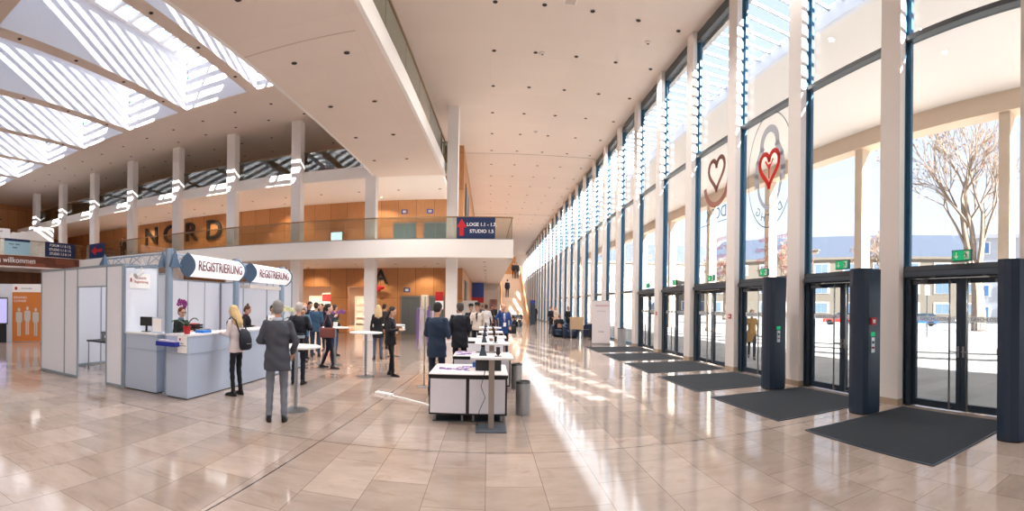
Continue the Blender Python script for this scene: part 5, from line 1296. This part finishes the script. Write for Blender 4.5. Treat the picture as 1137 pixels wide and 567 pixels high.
    if glasses:
        m = MB(); m.M = HM
        for q in (-1, 1):
            m.path([hd+Vector((.031*q+.022*math.cos(a), .104, .012+.016*math.sin(a)))*S for a in [i*PI/6 for i in range(13)]], .003*S, 5); m.tube(hd+Vector((.053*q, .103, .014))*S, hd+Vector((.076*q, 0, .014))*S, .003*S, n=5)
        m.tube(hd+Vector((-.01, .106, .014))*S, hd+Vector((.01, .106, .014))*S, .003*S, n=5); m.build('glasses', BLACK, t)
    if hat:
        m = MB(); m.M = HM; c0 = hd+Vector((0, -.01, .085))*S; m.lathe([(.14*S, c0.z), (.14*S, c0.z+.008), (.095*S, c0.z+.012), (.09*S, c0.z+.08*S), (.04*S, c0.z+.10*S), (.001, c0.z+.10*S)], 20, (c0.x, c0.y)); m.build('hat', mat('hat_%d' % hat[0], hat, 0.8), t)
    if shirt:
        m = MB(); fy = .118*S*fm*1.08*bulk
        m.loft([(ch+Vector((0, fy*.86, -.12*S)), .012*S, .02*S), (ch+Vector((0, fy*.90, .02*S)), .034*S, .02*S), (ch.lerp(nk, .55)+Vector((0, fy*.72, 0)), .048*S, .03*S), (nk+Vector((0, .03*S, -.01*S)), .058*S, .045*S)], 12)
        m.build('shirt', mat('shirt_%d_%d_%d' % shirt, shirt, 0.8), t, smooth=True)
    if collar:
        m = MB(); m.lathe([(.064*S, -.02*S), (.072*S, .0), (.066*S, .035*S), (.058*S, .035*S), (.058*S, -.02*S)], 18); o = m.build('collar', mat('shirt_%d_%d_%d' % collar, collar, 0.8), t, smooth=True); o.location = nk
    if tie:
        m = MB(); fy = .118*S*fm*1.08; m.path([nk+Vector((0, .075*S, -.03*S)), ch.lerp(nk, .4)+Vector((0, fy*.98, 0)), ch+Vector((0, fy*1.04, -.1*S))], [.014*S, .022*S, .028*S], 6); m.build('tie', mat('tie_%d' % tie[2], tie, 0.6), t)
    t['_s'] = S
    return t, P, S
def wear(t, P, S, kind, **k):
    """bags, scarves and held things are separate things that touch the wearer"""
    pass
def facing(x, y, tx, ty): return math.atan2(-(tx-x), ty-y)     # rotation so that local +Y points at the target
def world(t, v):
    return t.matrix_basis @ Vector(v)
# poses -----------------------------------------------------------------------
HOLDF = dict(le=(-.22, .02, 1.15), lw=(-.10, .22, 1.16), re=(.22, .02, 1.15), rw=(.08, .23, 1.16))
HOLDR = dict(re=(.22, .03, 1.14), rw=(.06, .24, 1.18))
HANDSB = dict(le=(-.22, -.05, 1.14), lw=(-.10, .16, 1.04), re=(.22, -.05, 1.14), rw=(.10, .16, 1.04))
WALK = dict(lk=(-.09, .16, .52), la=(-.09, .22, .085), rk=(.09, -.03, .50), ra=(.09, -.26, .12), le=(-.23, -.10, 1.16), lw=(-.22, -.12, .93), re=(.23, .07, 1.16), rw=(.21, .22, .98))
WIDE = dict(lk=(-.13, .02, .5), la=(-.17, -.02, .085), rk=(.13, .02, .5), ra=(.17, -.02, .085))
SIT = dict(ls=(-.185, -.05, .98), rs=(.185, -.05, .98), neck=(0, -.04, 1.03), chest=(0, -.04, .84), lh=(-.09, 0, .50), rh=(.09, 0, .50), lk=(-.12, .42, .50), rk=(.12, .42, .50), la=(-.12, .45, .085), ra=(.12, .45, .085), le=(-.24, .02, .74), re=(.24, .02, .74), lw=(-.12, .24, .68), rw=(.12, .24, .68))
CUPP = (-1.0, 0)

def pix(px, r):     # azimuth of a picture column, distance along the floor -> plan position
    a = (px-X0)/F; return r*math.sin(a), r*math.cos(a)
TOC = lambda x, y, d=0.0: facing(x, y, 0, 0)+d       # looking to the camera, plus a turn

# 1 man in the grey jacket
x, y = -2.95, 5.86
t, P, S = person('grey haired man in a dark grey jacket and grey trousers seen from behind', x, y, facing(x, y, -4.4, 9.0), 1.76, dict(le=(-.26, .02, 1.16), lw=(-.13, .22, 1.12), re=(.27, -.02, 1.15), rw=(.22, .12, .98)), top=(74, 78, 90), leg=(118, 124, 136), hair=(140, 138, 138), collar=(190, 200, 220), nod=.15, vox=.011, hem=.74, bulk=1.06)
# 2 blonde woman at the counter
x, y = -4.42, 7.1
t, P, S = person('blonde woman in white patterned blouse and black trousers leaning to the counter', x, y, facing(x, y, -5.4, 7.0)-0.25, 1.68, dict(le=(-.21, .06, 1.18), lw=(-.10, .28, 1.19), re=(.21, .06, 1.18), rw=(.10, .30, 1.19), chest=(0, .03, 1.28), neck=(0, .05, 1.46), ls=(-.185, .04, 1.42), rs=(.185, .04, 1.42)), top=(222, 212, 216), leg=(22, 22, 28), hair=(206, 176, 126), hs='long', female=True, hem=.84, nod=.25, vox=.011, legsw=.86, skin=SKIN2)
bk = thing('backpack', 'navy backpack hanging on the back of the blonde woman', 'bag', t.location, t.rotation_euler[2])
m = MB(); m.loft([((0, -.21, .86), .12, .05), ((0, -.22, .90), .15, .08), ((0, -.21, 1.05), .155, .085), ((0, -.19, 1.18), .12, .07), ((0, -.17, 1.24), .06, .04)], 18); m.build('pack', mat('pack_navy', (24, 30, 46), .7), bk, smooth=True)
m = MB()
for q in (-1, 1): m.path([(.10*q, -.15, 1.18), (.12*q, -.07, 1.40), (.13*q, .03, 1.46), (.13*q, .13, 1.36), (.14*q, .12, 1.15)], .014, 6)
m.build('strap', BLACK, bk); m = MB().tube((-.08, -.31, .98), (.08, -.31, .98), .006, n=6); m.build('zip', STEEL, bk)
# 3 staff woman with red hair
x, y = -5.95, 7.35
person('red haired woman with glasses and blue scarf working behind the counter', x, y, facing(x, y, -4.6, 6.9), 1.62, dict(le=(-.22, .05, 1.12), lw=(-.1, .28, 1.20), re=(.22, .05, 1.12), rw=(.1, .28, 1.20)), top=(38, 46, 44), leg=(30, 30, 36), hair=(126, 58, 38), hs='short', female=True, glasses=True, collar=(104, 140, 168), shirt=(104, 140, 168), nod=.15, skin=SKIN2)
# 4 woman with bun behind the counter
x, y = -5.95, 10.0
person('woman with a hair bun and wine red scarf in a black coat at the counter', x, y, facing(x, y, -4.5, 10.8)-0.4, 1.66, HOLDF, top=(28, 26, 32), leg=(30, 30, 36), hair=(92, 60, 44), hs='bun', female=True, collar=(110, 34, 52), nod=.35, bulk=1.1)
x, y = -5.3, 12.2
person('dark haired person in a blue cardigan bending behind the orchids', x, y, facing(x, y, -4.4, 10.5), 1.60, HOLDF, top=(40, 110, 150), leg=(30, 30, 36), hair=(70, 50, 38), hs='bob', female=True, nod=.4)
x, y = -6.0, 11.6
person('short haired person in black at the far counter end', x, y, facing(x, y, -4.5, 10.9), 1.66, HOLDF, top=(24, 25, 30), leg=(30, 30, 36), hair=(40, 30, 26))
# 5 crowd behind the bar table
x, y = pix(332, 9.6)
t, P, S = person('white haired man in a navy coat with grey band across the back', x, y, facing(x, y, -4.0, 13), 1.74, dict(le=(-.27, .0, 1.2), lw=(-.12, .2, 1.2), re=(.27, .0, 1.2), rw=(.12, .2, 1.2)), top=(26, 30, 42), leg=(28, 32, 44), hair=(190, 184, 180), bulk=1.12, hem=.70, nod=.1)
bg_ = thing('shoulder_bag', 'dark satchel with a grey band on the white haired man\'s back', 'bag', (x, y, 0), t.rotation_euler[2]); MB().box(-.2, -.26, .72, .2, -.15, 1.10).build('body', mat('satchel_dark', (22, 24, 32), .8), bg_, bevel=.02); MB().box(-.205, -.265, 1.0, .205, -.145, 1.06).build('band', GREYP, bg_)
MB().path([(-.15, -.2, 1.1), (-.12, -.14, 1.42), (.0, .0, 1.5), (.15, .14, 1.3), (.17, .14, 1.1)], .012, 6).build('strap', BLACK, bg_)
x, y = pix(343.5, 15.3)
person('man in a dark suit with light blue shirt and tie looking down', x, y, TOC(x, y, .5), 1.80, HOLDF, top=(24, 28, 42), leg=(24, 27, 38), hair=(34, 28, 26), shirt=(150, 190, 225), tie=(40, 90, 170), nod=.45)
x, y = pix(338, 14.0)
person('grey haired woman in a teal patterned top beyond the bar table', x, y, facing(x, y, -5.6, 16), 1.66, HOLDF, top=(84, 124, 150), leg=(40, 50, 70), hair=(176, 166, 168), hs='bob', female=True)
x, y = pix(351, 14.6)
person('man in a mid blue suit seen from behind in the crowd', x, y, facing(x, y, -6.5, 19), 1.76, HANDSB, top=(52, 82, 112), leg=(46, 72, 102), hair=(60, 48, 40), nod=.2)
x, y = pix(357, 16.6)
person('person in a dark jacket at the back of the standing group', x, y, facing(x, y, -6.5, 12), 1.72, HANDSB, top=(24, 26, 32), leg=(28, 30, 36), hair=(34, 28, 26))
x, y = pix(365, 11.95)
t, P, S = person('dark haired woman in navy walking with a brown handbag', x, y, facing(x, y, x+3, y+.8), 1.72, dict(lk=(-.08, -.02, .5), la=(-.08, -.17, .10), rk=(.08, .10, .51), ra=(.08, .14, .085), le=(-.22, -.04, 1.16), lw=(-.2, .1, .98), re=(.21, .05, 1.2), rw=(.10, .16, 1.38)), top=(26, 30, 50), leg=(22, 26, 42), hair=(38, 28, 26), hs='tail', female=True, legsw=.9, bulk=1.05, skin=SKIN2)
hb_ = thing('handbag', 'brown leather handbag on the arm of the walking woman in navy', 'bag', (x, y, 0), t.rotation_euler[2])
MB().prism([(.24, -.2), (.36, -.2), (.36, .2), (.24, .2)], .84, 1.10).build('body', mat('bag_brown', (120, 66, 58), .6), hb_, bevel=.03)
MB().path([(.30, -.14, 1.1), (.26, -.06, 1.3), (.19, 0, 1.46), (.26, .08, 1.3), (.30, .14, 1.1)], .009, 6).build('strap', mat('bag_brown', (120, 66, 58), .6), hb_)
x, y = pix(371.5, 14.9)
person('person in a dark top and blue jeans hidden behind the walking woman', x, y, TOC(x, y, 2.2), 1.70, HANDSB, top=(34, 40, 56), leg=(54, 78, 116), hair=(60, 44, 36))
# 6 two women by the free bar table
x, y = pix(420, 14.1)
t, P, S = person('blonde woman in a black coat turned away behind the bar table', x, y, facing(x, y, x-1.2, y+3), 1.70, dict(re=(.25, -.06, 1.16), rw=(.2, .08, .98)), top=(22, 24, 32), leg=(82, 92, 112), hair=(214, 184, 142), hs='long', female=True, hem=.70)
x, y = pix(427, 17.5)
person('dark haired person half hidden behind the blonde woman', x, y, TOC(x, y, 2.6), 1.74, HANDSB, top=(30, 32, 40), leg=(30, 32, 38), hair=(40, 32, 28))
x, y = pix(434, 10.9)
t, P, S = person('dark haired woman in a black suit holding a white cup', x, y, TOC(x, y, 1.15), 1.68, dict(le=(-.20, .04, 1.14), lw=(-.06, .22, 1.17), re=(.20, .04, 1.14), rw=(.05, .23, 1.16), la=(-.12, -.06, .085), lk=(-.11, 0, .5), ra=(.12, .14, .085), rk=(.11, .10, .5)), top=(20, 20, 26), leg=(18, 18, 24), hair=(44, 30, 28), hs='long', female=True, hem=.78, shirt=(205, 205, 222), nod=.35, vox=.011, legsw=.84, skin=SKIN2)
c_ = Matrix.Rotation(t.rotation_euler[2], 3, 'Z') @ Vector((0.0, .335, 1.125)); 
cu = thing('cup', 'white cup in the hands of the woman in black', 'cup', (x+c_.x, y+c_.y, c_.z)); MB().lathe([(.025, 0), (.04, .07), (.036, .07), (.022, .008), (.001, .008)], 16).build('bowl', SIGNW, cu, smooth=True); MB().lathe([(.03, -.008), (.06, .0), (.058, .004), (.001, -.002)], 16).build('saucer', SIGNW, cu)
ln = thing('lanyard', 'lilac lanyard with badge round the neck of the woman with the cup', 'lanyard', (x, y, 0), t.rotation_euler[2]); MB().path([(-.05, .04, 1.42), (-.04, .12, 1.28), (0, .155, 1.12)], .005, 5).path([(.05, .04, 1.42), (.04, .12, 1.28), (0, .155, 1.12)], .005, 5).build('ribbon', mat('lilac_ribbon', (150, 120, 190), .7), ln); MB().cbox(0, .165, 1.07, .08, .004, .1).build('badge', SIGNW, ln)
# 7 the two suits at the desks
x, y = pix(485.5, 8.6)
person('man in a navy suit with dark tousled hair seen from behind', x, y, facing(x, y, x+.75, y+3), 1.78, dict(le=(-.215, .0, 1.14), lw=(-.10, .22, 1.10), re=(.235, -.01, 1.14), rw=(.15, .22, 1.08)), top=(36, 54, 78), leg=(30, 42, 62), hair=(30, 26, 26), nod=.3, vox=.011, hem=.72, bulk=1.04)
x, y = pix(511, 10.55)
person('bearded man in a black suit with short grey hair at the desk row', x, y, facing(x, y, x+.1, y+3), 1.79, dict(le=(-.235, -.05, 1.14), lw=(-.16, .14, .98), re=(.23, -.03, 1.14), rw=(.15, .16, 1.0)), top=(22, 26, 38), leg=(22, 25, 34), hair=(74, 68, 66), beard=(60, 50, 46), head_turn=.55, collar=(230, 232, 240), vox=.011, hem=.72, bulk=1.06)
# 8 passage
x, y = pix(523, 17.2)
person('person in a dark hat and black top walking beside the waistcoat man', x, y, TOC(x, y, .1), 1.74, WALK, top=(26, 28, 34), leg=(24, 26, 32), hat=(30, 30, 34), hair=(50, 40, 36), vox=.018)
x, y = pix(530, 15.6)
person('waiter in white shirt, dark waistcoat and flat cap walking this way', x, y, TOC(x, y, -.15), 1.78, WALK, top=(212, 200, 190), leg=(24, 27, 34), hat=(34, 34, 38), hair=(50, 40, 36), shirt=(36, 46, 54), vox=.016, hem=.86)
x, y = pix(540, 21)
person('person in white clothes with a dark belt walking down the passage', x, y, TOC(x, y, 2.8), 1.78, WALK, top=(218, 216, 218), leg=(224, 222, 224), hair=(60, 50, 44), vox=.02, hem=.86)
for px_, r_, lb, tp in ((546, 30, 'dark dressed person far down the passage, left of the stair', (30, 32, 40)), (536, 34, 'distant person in blue beneath the hanging banner', (60, 84, 120)), (550, 36, 'distant person in black next to the stair foot', (24, 24, 28))):
    x, y = pix(px_, r_); person(lb, x, y, TOC(x, y, .6), 1.74, WALK, top=tp, leg=(30, 32, 38), hair=(50, 40, 36), vox=.03)
x, y = pix(559.5, 15.3)
t, P, S = person('bald man in a bright blue jacket on the phone behind the desks', x, y, TOC(x, y, .2), 1.80, dict(re=(-.0, 0, 0), le=(-.25, -.02, 1.16), lw=(-.2, .14, 1.0)) | dict(re=(.27, .10, 1.28), rw=(.13, .10, 1.52)), top=(30, 66, 124), leg=(34, 50, 84), hair=(110, 96, 84), hs='bald', shirt=(190, 196, 214), vox=.014, nod=.1, hem=.76)
sb = thing('shoulder_bag', 'black shoulder bag at the hip of the man on the phone', 'bag', (x, y, 0), t.rotation_euler[2]); sb.scale = (1, 1, 1)
MB().box(-.42, -.1, .78, -.2, .1, 1.08).build('body', BLACK, sb, bevel=.02); MB().path([(-.3, 0, 1.08), (-.2, 0, 1.5), (-.12, 0, 1.52)], .012, 6).build('strap', BLACK, sb)
ln = thing('lanyard', 'lilac lanyard with badge on the man in the bright blue jacket', 'lanyard', (x, y, 0), t.rotation_euler[2]); MB().path([(-.06, .06, 1.47), (-.04, .14, 1.33), (0, .16, 1.17)], .006, 5).path([(.06, .06, 1.47), (.04, .14, 1.33), (0, .16, 1.17)], .006, 5).build('ribbon', mat('lilac_ribbon', (150, 120, 190), .7), ln); MB().cbox(0, .17, 1.1, .09, .005, .13).build('badge', SIGNW, ln)
# stair climbers
stz = lambda yy: max(0, math.floor((yy-39)/.33)+1)*.172
for px_, yy, lb, tp, fc2 in ((563, 43.9, 'person in a navy suit climbing the far staircase', (24, 32, 50), 0.0), (570, 47.6, 'person in black near the top of the far staircase, left', (22, 24, 30), PI), (573.5, 47.9, 'person in black near the top of the far staircase, right', (28, 26, 30), PI)):
    xx = yy*math.tan((px_-X0)/F); person(lb, xx, yy, fc2, 1.74, None, top=tp, leg=(22, 24, 30), hair=(50, 40, 36), vox=.03, z=stz(yy))
# far facade side
x, y = pix(594, 44); person('man in a black suit walking along the far facade', x, y, TOC(x, y), 1.84, WALK, top=(22, 23, 28), leg=(20, 21, 26), shirt=(225, 225, 230), hair=(60, 50, 44), vox=.03)
for i, (px_, r_, lb) in enumerate(((572, 38, 'person in black seated at the foot of the stair, left'), (577, 37.6, 'person in black seated at the foot of the stair, right'), (584.5, 46, 'person standing by the blue topped column far away'))):
    x, y = pix(px_, r_)
    if i < 2:
        st_ = thing('stool', 'dark cube stool at the stair foot, %s' % ('left', 'right')[i], 'stool', (x, y, 0)); MB().box(-.22, -.22, .04, .22, .22, .42).build('seat', BLACK, st_); MB().box(-.18, -.18, 0, .18, .18, .04).build('base', SLATE, st_)
        person(lb, x, y, TOC(x, y), 1.74, SIT, top=(26, 28, 34), leg=(24, 26, 30), hair=(60, 46, 38), vox=.03)
    else: person(lb, x, y, TOC(x, y, 1), 1.74, None, top=(50, 56, 80), leg=(24, 26, 30), hair=(60, 46, 38), vox=.03)
# lounge
person('person seated in the leftmost tub armchair, dark clothes', 4.1, 25.4, 2.6+PI, 1.74, SIT, top=(32, 34, 42), leg=(28, 30, 36), hair=(130, 110, 96), vox=.025)
person('grey haired man in a dark suit seated by the white banner', 5.9, 23.4, 1.2+PI*0+.9, 1.76, SIT, top=(28, 30, 38), leg=(28, 30, 36), hair=(170, 160, 156), shirt=(225, 225, 230), vox=.025)
for px_, r_, lb, tp in ((612, 29, 'dark clothed person standing behind the lounge chairs, left', (30, 30, 36)), (617, 31, 'person in a pale shirt standing behind the wooden board', (214, 196, 176)), (631, 29.5, 'dark haired person standing behind the wooden board, right', (28, 32, 40))):
    x, y = pix(px_, r_); person(lb, x, y, TOC(x, y, .8), 1.74, HANDSB, top=tp, leg=(28, 30, 36), hair=(48, 38, 32), vox=.025)
# gallery visitor
person('person in black standing at the first floor balustrade before the letters', -22.2+.55, YB+.55, PI+.2, 1.76, HOLDR, top=(24, 28, 32), leg=(20, 22, 26), hair=(70, 54, 44), vox=.02, z=4.21, shirt=(190, 205, 210))
# foyer visitors
rr = random.Random(9)
for i, (xx, yy) in enumerate(((-8.6, 31), (-8.9, 33), (-10.9, 29.5), (-11.4, 30.2), (-12.2, 31), (-13.0, 30.4), (-12.6, 33.5), (-9.4, 35), (-13.9, 32))):
    nm_ = ('leftmost', 'second', 'third', 'fourth', 'fifth', 'sixth', 'seventh', 'eighth', 'ninth')[i]
    person('distant visitor in dark clothes in the room behind the doorways', xx, yy, rr.uniform(0, 6), rr.uniform(1.66, 1.82), HANDSB, top=rr.choice([(26, 28, 34), (40, 46, 60), (60, 30, 34)]), leg=(26, 28, 34), hair=rr.choice([(50, 40, 34), (120, 100, 84)]), vox=.03, group='distant visitors behind the doorways')
# outside passer-by
x, y = pix(835, 15.8); t, P, S = person('person in a tan coat walking past outside the third doors', x, y, 2.6, 1.72, WALK, top=(196, 150, 90), leg=(60, 60, 66), hair=(110, 80, 56), hs='bob', female=True, z=-.02, hem=.6)
bpy.data.scenes.remove(TMP)
